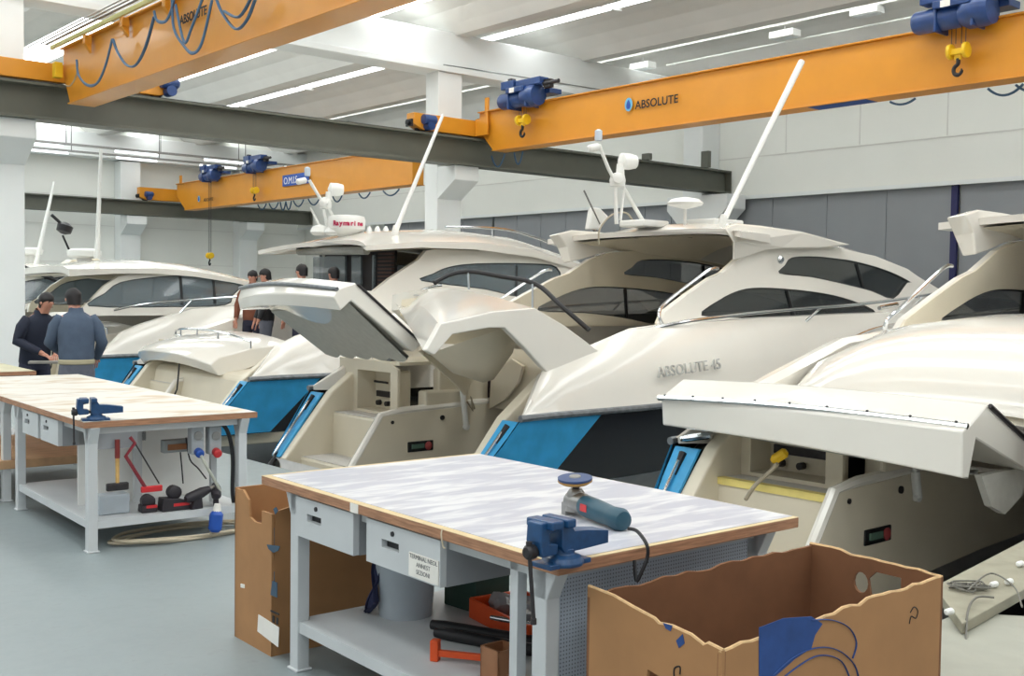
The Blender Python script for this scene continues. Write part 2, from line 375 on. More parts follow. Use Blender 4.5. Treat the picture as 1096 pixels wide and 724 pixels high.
# cranes
def absolute_logo(parent, o, right, up, s, label='round blue logo'):
    M = face_matrix(o, right, up); m = MB()
    ring = [(s*.62*math.cos(a), s*.8*math.sin(a)) for a in [2*PI*k/24 for k in range(24)]]
    m.prism(ring, None, lambda a, b, q: M @ V((a, b, q)), 0, .006); m.build('logo', mat('logo_light_blue', (110, 180, 215), .5), parent, smooth=0, label=label)
    m = MB(); dr = smooth_poly([(0, s*.55, 0), (s*.3, s*.0, 0), (s*.2, -s*.5, 0), (-s*.2, -s*.5, 0), (-s*.32, -s*.05, 0)], 4)
    m.prism([(p.x, p.y) for p in dr], None, lambda a, b, q: M @ V((a, b, q)), .006, .012); m.build('logo', BLUEP, parent, smooth=0)
def carriage(parent, u0, u1, v, z0, z1):
    e = MB(); k = .22
    e.prism([(u0, z0+.1), (u0+k, z0), (u1-k, z0), (u1, z0+.1), (u1, z1), (u0, z1)], None, lambda a, b, q: (a, v+q, b), -.13, .13)
    e.build('end_carriage', YEL, parent, smooth=0, bevel=.012)
    for u in (u0+.25, u1-.25):
        MB().lathe([(.13, -.05), (.13, .05)], (u, v, z0+.09), (0, 1, 0), 20).build('wheel', DSTEEL, parent)
    m = MB(); m.lathe([(.02, -.16), (.1, -.15), (.1, .12), (.06, .16)], (u0+.32, v-.22, z0+.2), (1, 0, 0), 14); m.lathe([(.09, -.1), (.09, .1)], (u0+.32, v-.2, z0+.08), (0, 1, 0), 14)
    m.build('drive_motor', BLUE, parent)
    m = MB(); m.box((u0-.04, v-.1, z0+.06), (u0, v+.1, z0+.2)); m.lathe([(.05, 0), (.05, .05)], (u0-.09, v, z0+.13), (1, 0, 0), 12); m.build('buffer', BLACK, parent)
def girder(u, w, v0, v1, z0, z1, parent, chamf=.45, vend=None):
    g = MB()
    g.prism([(v0, z0), (v1-chamf, z0), (v1, z0+(z1-z0)*.55), (v1, z1), (v0, z1)], None, lambda a, b, q: (u+q, a, b), .04, w-.04)
    g.box((u, v0, z0-.02), (u+w, v1-chamf, z0)); g.box((u-.02, v0, z1), (u+w+.02, v1, z1+.025))
    return g.build('girder', YEL, parent, smooth=0, bevel=.006)
def hoist(fr, lab, group, hook_drop, s=1.0, open_hook=True):
    t = thing('chain_hoist', lab, 'hoist', fr, group)
    # local: x towards the far doors, y along girder (+ = away to the left), z up
    m = MB(); m.lathe([(.02, -.36), (.14, -.35), (.16, -.3), (.16, .3), (.14, .34), (.02, .35)], (-.18, .48*s, 0), (0, 1, 0), 24); m.build('motor', BLUE, t)
    m = MB(); m.lathe([(.02, -.22), (.2, -.2), (.22, -.1), (.22, .12), (.16, .22), (.02, .24)], (-.18, -.42*s, .02), (0, 1, 0), 24); m.build('gearbox', BLUE, t)
    m = MB(); m.lathe([(.12, -.28), (.12, .28)], (-.18, .02, -.02), (0, 1, 0), 20)
    for k in range(9): m.lathe([(.13, -.01), (.13, .01)], (-.18, -.22+k*.055, -.02), (0, 1, 0), 20)
    m.build('rope_drum', DSTEEL, t)
    m = MB(); m.box((-.4, -.24, .1), (.1, .28, .2)); m.box((-.36, -.28, -.2), (-.0, -.24, .14)); m.box((-.36, .24, -.2), (0, .28, .14)); m.box((-.02, -.6, .06), (.3, .6, .16)); m.box((-.3, -.62, .2), (-.06, .1, .34)); m.box((-.34, .12, .2), (-.1, .5, .36))
    m.build('frame', BLUE, t, smooth=0, bevel=.012)
    m = MB(); m.box((-.32, .2, .3), (-.2, .3, .4)); m.box((-.2, -.8, .12), (-.1, -.62, .28)); m.tube([(-.2, -.62, .2), (-.15, -1.0, .22)], .04); m.build('limit_switch', DSTEEL, t, smooth=30)
    m = MB(); m.box((-.405, .02, .1), (-.4, .16, .19)); m.build('rating_plate', PAPER, t, smooth=0)
    zb = -hook_drop
    m = MB()
    for y in (-.1, -.04, .04, .1): m.tube([(-.18, y, -.1), (-.18, y, zb+.1)], .006, 5)
    m.build('wire_rope', DSTEEL, t)
    m = MB()
    for y in (-.13, .09):
        m.lathe([(.05, -.03), (.105, -.025), (.105, .025), (.05, .03)], (-.18, y+.02, zb), (0, 1, 0), 18)
    m.box((-.23, -.12, zb-.05), (-.13, .12, zb+.03)); m.box((-.2, -.05, zb-.12), (-.16, .05, zb-.04))
    m.build('hook_block', YELD, t, bevel=.008)
    pts = [(-.18, 0, zb-.1), (-.18, 0, zb-.17), (-.18, .045, zb-.21), (-.18, .06, zb-.26), (-.18, .035, zb-.31), (-.18, -.02, zb-.32), (-.18, -.055, zb-.28), (-.18, -.05, zb-.245)]
    MB().tube(smooth_poly(pts, 4, False), [.028]*20+[.022]*6+[.012]*3, 8).build('hook', BLACK, t)
    return t
# right-hand big crane
gu = 7.6
cr1 = thing('overhead_crane', 'large yellow overhead crane girder spanning to the right with black lettering', 'crane', H.at(0, 0, 0))
girder(gu, .4, -9, 10.25, 4.63, 5.43, cr1)
a0 = H.pv(440, 128, BV); a1 = H.pv(509, 147, BV)
carriage(cr1, 6.0, gu+1.9, BV, 4.95, 5.28)
m = MB(); m.box((gu-.01, 9.92, 5.3), (gu+.03, 10.02, 5.72)); m.box((gu-.06, 9.86, 4.95), (gu-.03, 10.26, 5.3)); m.build('bracket', YEL, cr1, smooth=0)
for k in range(6): MB().lathe([(.014, 0), (.014, .02)], (gu-.02, 10.2, 4.98+k*.065), (-1, 0, 0), 8).build('bolt', DSTEEL, cr1)
tx = H.pu(680, 117, gu); tx2 = H.pu(715, 109.5, gu)
sz = .2
text('ABSOLUTE', .205, INK, cr1, face_matrix((gu-.004, tx.y, tx.z), (0, -1, 0), (0, 0, 1)), bold=.003, spacing=1.02)
lg = H.pu(673, 112, gu); absolute_logo(cr1, (gu-.003, lg.y, lg.z), (0, -1, 0), (0, 0, 1), .15)
sg = H.pu(893, 109, gu); MB().box((gu+.05, sg.y-.5, 4.605), (gu+.36, sg.y+.5, 4.612)).build('nameplate', INKB, cr1, smooth=0)
# festoon cable under the right crane
def festoon(parent, u, vs, z, drop, m, r=.018):
    for a, b, d in vs:
        pts = [(u, a+(b-a)*t, z-d*4*t*(1-t)) for t in [k/12 for k in range(13)]]; MB().tube(pts, r, 6).build('festoon_cable', m, parent)
def vv(px, u=gu, py=100): return H.pu(px, py, u).y
festoon(cr1, gu+.45, [(vv(1040), vv(1078), .12), (vv(1070), vv(1110), .12), (vv(935), vv(962), .06), (vv(508, py=195), vv(522, py=195), .25), (vv(532, py=195), vv(541, py=195), .25)], 4.6, 0, CABLEB)
m = MB(); m.tube([(gu+.46, -9, 4.72), (gu+.46, 9.9, 4.72)], .02, 6); m.build('festoon_rail', STEEL, cr1)
hc = H.pu(1030, 18, gu-.1); hoist(H.at(gu-.0, hc.y, hc.z), 'large blue hoist with yellow block on the right end of the near girder', 'blue crane hoists', .47, .62)
hc = H.pu(563, 106, gu-.1); hoist(H.at(gu-.0, hc.y, hc.z), 'blue hoist with yellow block near the left end of the big girder', 'blue crane hoists', .42, .62)
# upper-left crane (closer), seen from below with festoon cables on its side
g2 = -.95
cr2 = thing('overhead_crane', 'yellow overhead crane girder at upper left with hanging looped cables', 'crane', H.at(0, 0, 0))
girder(g2, .42, -9, 10.06, 4.56, 5.42, cr2, .3)
carriage(cr2, -4.6, .98, BV, 4.95, 5.24)
tx = H.pu(193, 27, g2)
text('ABSOLUTE', .16, INK, cr2, face_matrix((g2-.006, tx.y, tx.z), (0, -1, 0), (0, 0, 1)), bold=.003)
m = MB(); m.tube([(g2-.18, -9, 5.5), (g2-.18, 10.2, 5.5)], .02, 6); m.tube([(g2-.26, -9, 5.5), (g2-.26, 10.2, 5.5)], .012, 6)
m.tube([(g2-.36, -9, 5.48), (g2-.36, 10.5, 5.48)], .01, 6)
m.build('festoon_rail', STEEL, cr2)
MB().box((g2-.1, -9, 5.44), (g2-.06, 10.25, 5.5)).build('cable_channel', mat('pale_yellow_channel', (214, 208, 140), .5), cr2, smooth=0)
for py in ((97, 62), (137, 42), (183, 16)):
    p = H.pu(py[0], py[1], g2); m = MB(); m.box((g2-.1, p.y-.05, 5.3), (g2, p.y+.05, 5.42)); m.prism([(0, 5.3), (-.1, 5.3), (0, 5.16)], None, lambda a, b, q: (g2+a, q, b), p.y-.04, p.y+.04); m.build('bracket', YEL, cr2, smooth=0)
pz = H.pu(62, 78, g2-.05); MB().box((g2-.14, pz.y-.14, 4.96), (g2-.02, pz.y+.0, 5.2)).build('junction_box', YELD, cr2, smooth=0, bevel=.01)
for k in range(4): MB().lathe([(.018, 0), (.018, .02)], (g2-.005, 10.08, 5.0+k*.07), (-1, 0, 0), 8).build('bolt', DSTEEL, cr2)
def loop_px(pts, r=.02, u=g2-.14):
    q = [H.pu(a, b, u) for a, b in pts]; return MB().tube(smooth_poly([V((u, p.y, p.z)) for p in q], 5, False), r, 6, flat=.7)
for pts in (([(82, 64), (84, 80), (93, 91), (104, 89), (113, 70), (120, 42)]), ([(121, 42), (126, 56), (136, 70), (146, 69), (156, 50), (165, 18)]), ([(165, 12), (168, 22), (177, 23), (183, 12), (186, 0)]),
            ([(184, -2), (186, 30), (196, 48), (206, 57), (216, 46), (227, 0)]), ([(188, 5), (197, 45), (205, 30), (218, -5)]), ([(232, 0), (238, 14), (252, 31), (264, 22), (273, 0)]), ([(240, 12), (256, 18), (270, -4)])):
    loop_px(pts, .022).build('festoon_cable', CABLEB, cr2)
loop_px([(68, 90), (75, 92), (82, 80), (83, 66)], .012, g2-.1).build('festoon_cable', CABLEG, cr2)
m = MB(); m.lathe([(.02, -.16), (.1, -.15), (.1, .12), (.06, .16)], (.9, BV-.2, 5.17), (1, 0, 0), 14); m.lathe([(.09, -.1), (.09, .1)], (.9, BV-.2, 5.03), (0, 1, 0), 14); m.build('drive_motor', BLUE, cr2)
# far crane in the next bay
g3u = None
pA = H.pv(190, 222, FV-.6); g3 = 6.2
gA = H.pv(195, 226, FV-1.0)
cr3 = thing('overhead_crane', 'far yellow overhead crane girder with a small blue nameplate', 'crane', H.at(0, 0, 0))
# solve girder position so that its lower left corner lies at the photographed spot
g3 = gA.x; z3 = 4.55
girder(g3, .45, H.pu(440, 185, g3).y, FV-.45, z3, z3+.95, cr3, .7)
c3a = H.pv(148, 207, FV); carriage(cr3, c3a.x, g3+2.0, FV, 4.9, 5.35)
MB().box((g3-.02, FV-.9, z3+.95), (g3+.04, FV-.8, z3+1.25)).build('bracket', YEL, cr3, smooth=0)
np0 = H.pu(303, 194, g3); np1 = H.pu(331, 190, g3)
MB().box((g3-.02, np1.y, np0.z-.17), (g3-.0, np0.y, np0.z+.17)).build('nameplate', BLUEP, cr3, smooth=0)
text('O.M.I.S.', .3, WHITE, cr3, face_matrix((g3-.024, np0.y-.08, np0.z-.11), (0, -1, 0), (0, 0, 1)), spacing=.95)
tx = H.pu(218, 216, g3); text('ABSOLUTE', .16, INK, cr3, face_matrix((g3-.006, tx.y, tx.z), (0, -1, 0), (0, 0, 1)))
tx = H.pu(213, 213, g3); absolute_logo(cr3, (g3-.004, tx.y, tx.z), (0, -1, 0), (0, 0, 1), .14)
vs = []
for a, b, d in ((276, 285, 8), (288, 298, 9), (300, 306, 12), (306, 312, 12), (314, 325, 9), (330, 342, 9), (345, 350, 9), (356, 366, 8), (384, 396, 7), (410, 427, 7)):
    y0 = H.pu(a, 218, g3+.5).y; y1 = H.pu(b, 218, g3+.5).y; vs.append((y0, y1, d*.022))
festoon(cr3, g3+.5, vs, z3-.03, 0, CABLEB, .022)
hc = H.pu(230, 190, g3); hz = H.pu(228, 274, g3).z
hoist(H.at(g3, hc.y, z3+1.02), 'far blue hoist with its yellow hook block lowered near the boats', 'blue crane hoists', z3+1.02-hz, .62)
hc = H.pu(278, 182, g3); hoist(H.at(g3, hc.y, z3+1.08), 'far blue hoist right of the other one with raised hook', 'blue crane hoists', .75, .62)
# lit cable trays under the far roof
def tray(v, z, u0, u1, lab):
    t = thing('lighting_tray', lab, 'light', H.at(0, 0, 0), 'hanging lighting trays')
    m = MB(); m.box((u0, v-.06, z), (u1, v+.06, z+.06)); m.build('tray', STEEL, t, smooth=0)
    u = u0+.3; i = 0
    while u < u1-1.6:
        if i % 2 == 0: MB().tube([(u, v, z-.05), (u+1.4, v, z-.05)], .04, 8).build('tube', TUBE, t)
        else: MB().tube([(u, v, z), (u, v, z+1.2)], .012, 6).build('hanger', DSTEEL, t)
        u += 1.5; i += 1
p = H.pv(100, 158, 27); tray(27, p.z, 0, 14, 'upper hanging lighting tray across the far bay')
p = H.pv(100, 165, 29.5); tray(29.5, p.z, 1, 15, 'lower hanging lighting tray nearest the far wall')
# ------------------------------------------------------------------ yachts
BEAM = 3.93
def boat_frame(lat): return H.at(0, -lat if False else lat, 0)
def mir(p): return (p[0], BEAM-p[1], p[2])
def hb(u):      # inset of the side from full beam
    return 0 if u < 5 else 1.965*min(1, ((u-5)/7.6))**2.1
def zr(u): return .51 + (.0 if u < 2 else (u-2)*.035)
def yacht(fr, label, cfg):
    t = thing('motor_yacht', label, 'boat', fr, 'motor yachts parked in a row')
    us = [0, .35, .7, 1.1, 1.6, 2.2, 3, 4, 5, 6, 7, 8, 9, 10, 11, 12, 12.55]
    # hull: section rows from rail to keel
    rows = [(0, 0), (.03, .18), (.08, .38), (.16, .62), (.24, .78), (.34, .8)]
    def hp(u, k, side):
        ins, dz = rows[k]; z = zr(u)-dz; i = hb(u)+ins*(1+u*.12); i = min(i, 1.96)
        uu = u - (.78*dz if u == 0 else (.78*dz*max(0, 1-u/1.2) if u < 1.2 else 0)) - (dz*.9 if u > 12 else 0)
        return (uu, i if side > 0 else BEAM-i, z)
    h = MB()
    for sd in (1, -1):
        rings = [[hp(u, k, sd) for k in range(5)] for u in us]; h.loft(rings, False, False)
    h.build('hull', HULLB, t, smooth=50)
    b = MB(); rings = []
    for u in us:
        A = [hp(u, 4, 1), hp(u, 5, 1)]; B = [hp(u, 5, -1), hp(u, 4, -1)]
        kz = -1.30 + max(0, u-6)*.12
        rings.append([A[0], A[1], (A[1][0], min(.9+hb(u)*.5, 1.9), (A[1][2]+kz)/2-.1), (A[1][0], 1.965, kz), (A[1][0], max(BEAM-.9-hb(u)*.5, 2.03), (A[1][2]+kz)/2-.1), B[0], B[1]])
    b.loft(rings, False, False); b.add(rings[0], [tuple(range(7))]); b.build('hull_bottom', ANTI, t, smooth=30)
    # deck mould sides
    def tops(u):   # height of bulwark top above 0
        P = [(0, .51), (.5, .91), (.86, 1.05), (1.84, 1.33), (2.3, 1.37), (4, 1.44), (6.5, 1.5), (9, 1.5), (12.6, 1.35)]
        for (a, za), (b_, zb) in zip(P[:-1], P[1:]):
            if u <= b_: return za+(zb-za)*(u-a)/(b_-a)
        return P[-1][1]
    us2 = [0.02, .2, .5, .68, .86, 1.3, 1.84, 2.3, 3, 4, 5, 6, 7, 8, 9, 10, 11, 12, 12.6]
    inner = .42
    d = MB()
    for sd in (0, 1):
        rings = []
        for u in us2:
            zt = tops(u); z0 = zr(u)+.02; i = hb(u); zc = z0+(zt-z0)*.52; w = min(1, (zt-z0)/.5)
            pts = [(u, i-.015, z0), (u, i+.03*w, z0+(zt-z0)*.25), (u, i+.07*w, zc), (u, i+.19*w, z0+(zt-z0)*.85), (u, i+.28*w, zt-.01), (u, i+.36*w, zt-.0), (u, min(i+inner*w+.02, 1.96), zt-.04*w)]
            if u <= 2.3: pts += [(u, i+inner*w+.03, max(z0-.05, .4))]
            else: pts += [(u, min(i+inner*w+.06, 1.96), zt-.06)]
            if sd: pts = [mir(p) for p in pts]
            rings.append(pts)
        d.loft(rings, False, False)
    d.build('deck_moulding', GEL, t, smooth=24)
    # foredeck between the bulwarks
    fd = MB(); rings = []
    for u in (5.5, 6.5, 7.5, 8.5, 9.5, 10.5, 11.5, 12.3, 12.55):
        i = min(hb(u)+.44, 1.95); z = tops(u)-.05; k = BEAM-2*i
        rings.append([(u, i+k*s_, z+.34*math.sin(PI*s_)*max(0, 1-(u-5.5)/7)) for s_ in [q/8 for q in range(9)]])
    fd.loft(rings, False, False); fd.build('foredeck', GEL, t, smooth=50)
    # rub rail
    for sd in (0, 1):
        pts = [(u, hb(u)-.03, zr(u)) for u in us]; pts[0] = (-.03, -.02, .5)
        pts = [mir(p) if sd else p for p in pts]
        MB().tube(pts, .034, 8).build('rub_rail', RUB, t)
    # blue film on both quarters
    for sd in (0, 1):
        zz = [.47, .3, .1, -.1, -.24]; rings = []
        for z in zz:
            dz = .51-z; ins = dz*.17; u0 = -.78*dz-.0; u1 = 1.07-(.47-z)*1.0
            rings.append([mir(p) if sd else p for p in [(u0+(u1-u0)*q/6, ins*1.0-.012+(-.004 if q == 0 else 0), z) for q in range(7)]])
        MB().loft(rings, False, False).build('protective_film', FILM, t, smooth=60, label='bright blue protective film on the stern quarter')
        # quarter strip facing aft with grab rail
        m = MB(); vo = .02
        def mp(p): return mir(p) if sd else p
        q = [(-.01, 0), (-.62, 0)]
        A = [mp((-.012, vo, .46)), mp((-.012, .27, .46)), mp((-.6, .31, -.26)), mp((-.6, .13, -.26))]
        B = [(p[0]+.03, p[1], p[2]) for p in A]; m.loft([A, B], True, True); m.build('protective_film', FILM, t, smooth=0, label='blue film strip on the slanted stern corner')
        m = MB(); m.tube([mp((-.06, .14, .38)), mp((-.12, .15, .36)), mp((-.62, .21, -.24)), mp((-.6, .21, -.3))], .016, 8); m.build('grab_rail', CHROME, t)
        m = MB(); m.tube([mp((-.05, .14, .42)), mp((-.18, .16, .26))], [.035, .02], 8); m.build('fender', BLACK, t); m = MB(); m.tube([mp((-.55, .2, -.22)), mp((-.72, .26, -.42))], [.02, .055], 8); m.build('fender', BLACK, t)
    # swim platform
    m = MB(); m.prism([(-.5, .2), (-1.25, .45), (-1.4, 1.0), (-1.4, BEAM-1.0), (-1.25, BEAM-.45), (-.5, BEAM-.2)], None, lambda a, b_, q: (a, b_, q), -.52, -.42); m.build('swim_platform', GEL, t, smooth=0, bevel=.02)
    # stern block with stairs (port) and quarter wings
    W = cfg.get('wall', 2.45)
    def wedge(v0, v1, name='quarter_wing'):
        m = MB(); pr = [(-.58, -.42), (-.58, -.27), (0.04, .48), (.52, .84), (.95, .96), (.95, -.42)]
        m.prism(pr, None, lambda a, b_, q: (a, q, b_), v0, v1); m.build(name, TAN, t, smooth=0, bevel=.02)
    wedge(BEAM-.42, BEAM-.28); wedge(.28, .42)
    m = MB()
    m.box((-.38, W, -.42), (.95, BEAM-.3, -.26)); m.build('step', TAN, t, smooth=0, bevel=.03)
    m = MB(); m.box((.06, W, -.3), (.95, BEAM-.3, .24)); m.build('step', TAN, t, smooth=0, bevel=.03)
    m = MB(); m.box((.08, W+.04, .24), (.35, BEAM-.32, .248)); m.build('tread_pad', SAND, t, smooth=0)
    m = MB(); m.box((-.36, W+.04, -.26), (.1, BEAM-.4, -.254)); m.build('tread_pad', SAND, t, smooth=0)
    # stringer + garage wall
    m = MB(); ztw = .3
    m.prism([(0.02, ztw), (4.3, ztw+.16), (4.3, -.33), (2.2, -.42), (1.1, -.5), (.3, -.9), (-.45, -1.0), (-.42, -.34)], None, lambda a, b_, q: (a, q, b_), W-.06, W+.03)
    m.build('garage_wall', TAN, t, smooth=0, bevel=.015)
    m = MB(); m.tube([(-.42, W-.02, -.33), (0.02, W-.02, .3), (.3, W-.02, .34), (4.3, W-.02, .46)], .045, 8); m.build('coaming_cap', GEL, t, bevel=0)
    # recessed light box on the garage wall
    a, b_ = .36, .72; z0, z1 = -.14, -.02
    m = MB(); m.box((a, W-.075, z0), (b_, W-.055, z1)); m.build('service_panel', FRAME, t, smooth=0, bevel=.012)
    m = MB(); m.box((a+.05, W-.09, z0+.04), (a+.22, W-.074, z1-.03)); m.build('service_panel', mat('teal_indicator', (84, 112, 98), .6), t, smooth=0)
    m = MB(); m.lathe([(.045, 0), (.05, .012), (.02, .03)], (a+.28, W-.075, (z0+z1)/2), (0, -1, 0), 14); m.build('service_knob', mat('dull_red', (150, 62, 62), .5), t)
    m = MB(); m.lathe([(.03, 0), (.03, .015)], (.85, W-.06, .23), (0, -1, 0), 12); m.lathe([(.02, 0), (.02, .012)], (.15, W-.06, .22), (0, -1, 0), 12); m.build('drain_fitting', DSTEEL, t)
    # transom cabinet with open niche
    cu = .36; c = MB(); n0, n1 = 2.72, 3.42; nz0, nz1 = .28, .75
    c.prism([(W+.12, .2), (BEAM-.1, .2), (BEAM-.1, .88), (W+.3, .88), (W+.12, .8)], [[(n0, nz0), (n1, nz0), (n1, nz1), (n0, nz1)]], lambda y, z, q: (q, y, z), cu-.02, cu+.02)
    c.box((cu+.25, n0, nz0), (cu+.27, n1, nz1)); c.box((cu, n0-.02, nz0-.02), (cu+.25, n1+.02, nz0)); c.box((cu, n0-.02, nz1), (cu+.25, n1+.02, nz1+.02)); c.box((cu, n0-.03, nz0), (cu+.25, n0, nz1)); c.box((cu, n1, nz0), (cu+.25, n1+.03, nz1)); c.box((cu, W+.12, .84), (1.5, BEAM-.3, .88))
    c.build('transom_cabinet', TAN, t, smooth=0, bevel=.006)
    m = MB(); m.box((cu+.22, n0+.05, .42), (cu+.25, n1-.05, .49)); m.lathe([(.035, 0), (.03, .05)], (cu+.22, n1-.14, .35), (-1, 0, 0), 12); m.lathe([(.03, 0), (.03, .06)], (cu+.22, n1-.34, .35), (-1, 0, 0), 12); m.tube([(cu+.2, n1-.32, .6), (cu+.2, n1-.04, .6)], .014)
    m.build('valve_fitting', DSTEEL, t)
    # seat steps right of the cabinet
    m = MB(); m.box((.62, W-.05, .2), (1.25, W+.12, .55)); m.build('step', TAN, t, smooth=0, bevel=.03); m = MB(); m.box((.85, W+.0, .2), (1.6, W+.14, .8)); m.build('step', TAN, t, smooth=0, bevel=.03)
    m = MB(); m.tube([(cu+.1, 3.2, .94), (cu+.1, 3.24, .96), (cu+.1, 3.46, .96), (cu+.1, 3.5, .94)], .014); m.tube([(cu+.1, 3.28, .88), (cu+.1, 3.28, .96)], .012); m.tube([(cu+.1, 3.42, .88), (cu+.1, 3.42, .96)], .012); m.build('cleat', CHROME, t)
    m = MB(); m.box((cu+.04, 2.8, .88), (cu+.12, 2.93, .98)); m.build('cleat', RUB, t, smooth=0, bevel=.01)
    # cockpit deck, garage floor, inner walls, bulkhead with dark doorway
    m = MB(); m.box((1.64, .44, .32), (5.2, BEAM-.44, .36)); m.build('cockpit_deck', SAND, t, smooth=0)
    m = MB(); m.box((.3, .36, -1.0), (4.3, W-.06, -.95)); m.build('garage_floor', DARKV, t, smooth=0)  # compartment darkness put into the colour, also on the end wall below
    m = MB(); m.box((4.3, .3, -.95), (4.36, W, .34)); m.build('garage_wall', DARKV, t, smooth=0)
    # cabin sides
    side = cfg['side']; wins = cfg['wins']; vs_, tilt = cfg.get('v', .45), cfg.get('tilt', .17); zb = 1.3
    outer = [(p.x, p.y) for p in smooth_poly([(a[0], a[1], 0) for a in side], 3)] if cfg.get('smooth', 1) else side
    hs = []
    for w in wins:
        hs.append([(p.x, p.y) for p in smooth_poly([(a[0], a[1], 0) for a in w], 3)])
    for sd in (0, 1):
        if sd and cfg.get('port_side'): outer = cfg['port_side']
        fm = (lambda a, b_, q: (a, vs_+tilt*(b_-zb)+q, b_)) if not sd else (lambda a, b_, q: (a, BEAM-vs_-tilt*(b_-zb)-q, b_))
        m = MB(); m.prism(outer, hs, fm, 0, .06); m.build('cabin_side', GEL, t, smooth=0)
        m = MB(); m.prism(outer, hs, fm, .062, .09); m.build('cabin_lining', TAN, t, smooth=0)
        for w in hs:
            m = MB(); m.prism(w, None, fm, .02, .03); wn = m.build('window', GLASS if not cfg.get('pale') else GLASSB, t, smooth=0)
            g = MB(); pts = [fm(a, b_, .02) for a, b_ in w]; g.tube(pts, .018, 6, loop=True); g.build('gasket', FRAME, wn)
    for (a, b_, c_, d_) in cfg.get('mullions', ()):
        for sd in (0, 1):
            f = (lambda p: mir(p)) if sd else (lambda p: p)
            MB().tube([f((a, vs_+tilt*(b_-zb)+.02, b_)), f((c_, vs_+tilt*(d_-zb)+.02, d_))], .028, 6).build('window_post', FRAME, t)
    # roof
    rf = cfg['roof']          # list of (u, edge_z, centre_z, half-inset, thickness)
    m = MB(); rings = []
    for (u, ze, zc, ins, th) in rf:
        up = []; k = BEAM-2*ins
        for q in range(13):
            s_ = q/12; y = ins+k*s_; hgt = (1-abs(2*s_-1)**2.6); uu = u-(cfg.get('bow', 0)*(0) if True else 0)
            up.append((uu + (cfg.get('arc', 0)*math.sin(PI*s_) if u == rf[0][0] else 0), y, ze+(zc-ze)*hgt))
        lo = [(p[0], p[1], p[2]-th) for p in reversed(up)]; rings.append(up+lo)
    m.loft(rings, True, True); m.build('hardtop', GEL, t, smooth=40)
    m = MB(); rings = []
    for (u, ze, zc, ins, th) in rf[:cfg.get('lin', 3)]:
        r_ = []
        for q in range(13):
            s_ = q/12; ii = ins+.12; y = ii+(BEAM-2*ii)*s_; hgt = (1-abs(2*s_-1)**2.6)
            r_.append((u+.12+(cfg.get('arc', 0)*math.sin(PI*s_) if u == rf[0][0] else 0), y, ze+(zc-ze)*hgt-th-.012))
        rings.append(r_)
    m.loft(rings, False, False); lin = m.build('hardtop_lining', TAN, t, smooth=50)
    if cfg.get('spots'):
        (ua, zea, zca, ia, tha) = rf[0]
        for k, (uu, y) in enumerate(((4.5, 1.2), (4.5, 2.0), (4.5, 2.8), (5.3, 1.4), (5.3, 2.5))):
            # height of lining at this spot
            s_ = (y-ia)/(BEAM-2*ia); hgt = 1-abs(2*s_-1)**2.6
            rr = rf[1] if uu < 5 else rf[2]
            z = rr[1]+(rr[2]-rr[1])*hgt-rr[4]-.03
            MB().lathe([(.05, 0), (.05, .012), (.03, .02)], (uu, y, z), (0, 0, 1), 14).build('downlight', STEEL, t)
    # side rails
    for rail in cfg.get('rails', ()):
        for sd in (0, 1):
            f = (lambda p: mir(p)) if sd else (lambda p: p)
            m = MB(); pts = smooth_poly([f(p) for p in rail['top']], 5, False); m.tube(pts, .02, 8)
            for a, b_ in rail['posts']: m.tube([f(a), f(b_)], .016, 6)
            m.build('side_rail', CHROME, t)
    return t
def uz(fr, pts, v): return [(p.x, p.z) for p in (fr.pv(a, b, v) for a, b in pts)]
FM = H.at(0, 0, 0)
side_px = [(704.5, 350), (704.5, 346), (710.5, 334.5), (737, 316), (765, 298), (779, 292), (801, 274), (821, 266), (861, 263), (909, 266), (945, 274), (977.5, 288), (987.5, 296)]
sideM = uz(FM, side_px, .5) + [(9.0, 1.75), (9.9, 1.45), (9.8, 1.28), (2.4, 1.24)]
upW = uz(FM, [(839, 293), (846, 284), (855, 275.5), (881, 274.5), (905, 277), (921, 279.5), (945, 286), (965, 294), (981.5, 304), (975, 303), (957.5, 320), (935, 312), (913, 306), (873, 297)], .5)
loW = uz(FM, [(749, 338), (769, 322), (793, 311), (817, 308), (857, 310.5), (893, 316), (921, 325), (936.5, 335), (921, 346.5), (893, 358), (873, 354), (841, 346.5), (801, 341)], .5)
def clip(w): return w
rails = [dict(top=[(2.15, .3, 1.33), (2.8, .22, 1.42), (4.4, .2, 1.53), (6.4, .2, 1.63), (9, .62, 1.8), (11.6, 1.55, 1.95)], posts=[((4.9, .24, 1.38), (5.2, .2, 1.57)), ((7.6, .42, 1.45), (7.9, .36, 1.71)), ((10.2, 1.05, 1.4), (10.4, 1.0, 1.88))]),
         dict(top=[(2.45, .42, 1.36), (2.42, .45, 1.48), (2.6, .5, 1.62), (3.3, .5, 1.98), (3.5, .5, 2.02)], posts=[])]
cfgM = dict(side=sideM, wins=[upW, loW], smooth=0, spots=True, arc=.55, lin=4,
            mullions=[(uz(FM, [(924, 282)], .5)[0]+uz(FM, [(928, 309)], .5)[0]), (uz(FM, [(845, 311)], .5)[0]+uz(FM, [(850, 346)], .5)[0])],
            roof=[(3.62, 2.46, 2.56, .28, .07), (4.3, 2.46, 2.64, .42, .1), (5.2, 2.42, 2.68, .62, .12), (6.2, 2.36, 2.62, .64, .12), (7.1, 2.26, 2.46, .64, .1), (7.95, 2.08, 2.26, .62, .08), (8.5, 1.9, 2.08, .6, .08), (9.3, 1.62, 1.8, .6, .08), (10.0, 1.42, 1.56, .62, .08)],
            rails=rails)
yM = yacht(FM, 'middle motor yacht with raised stern hatch, black hull and blue film, behind the near workbench', cfgM)
FN = H.at(0, -5.85, 0)
yN = yacht(FN, 'nearest motor yacht at right with wide raised hatch lid above a taped cockpit', cfgM)
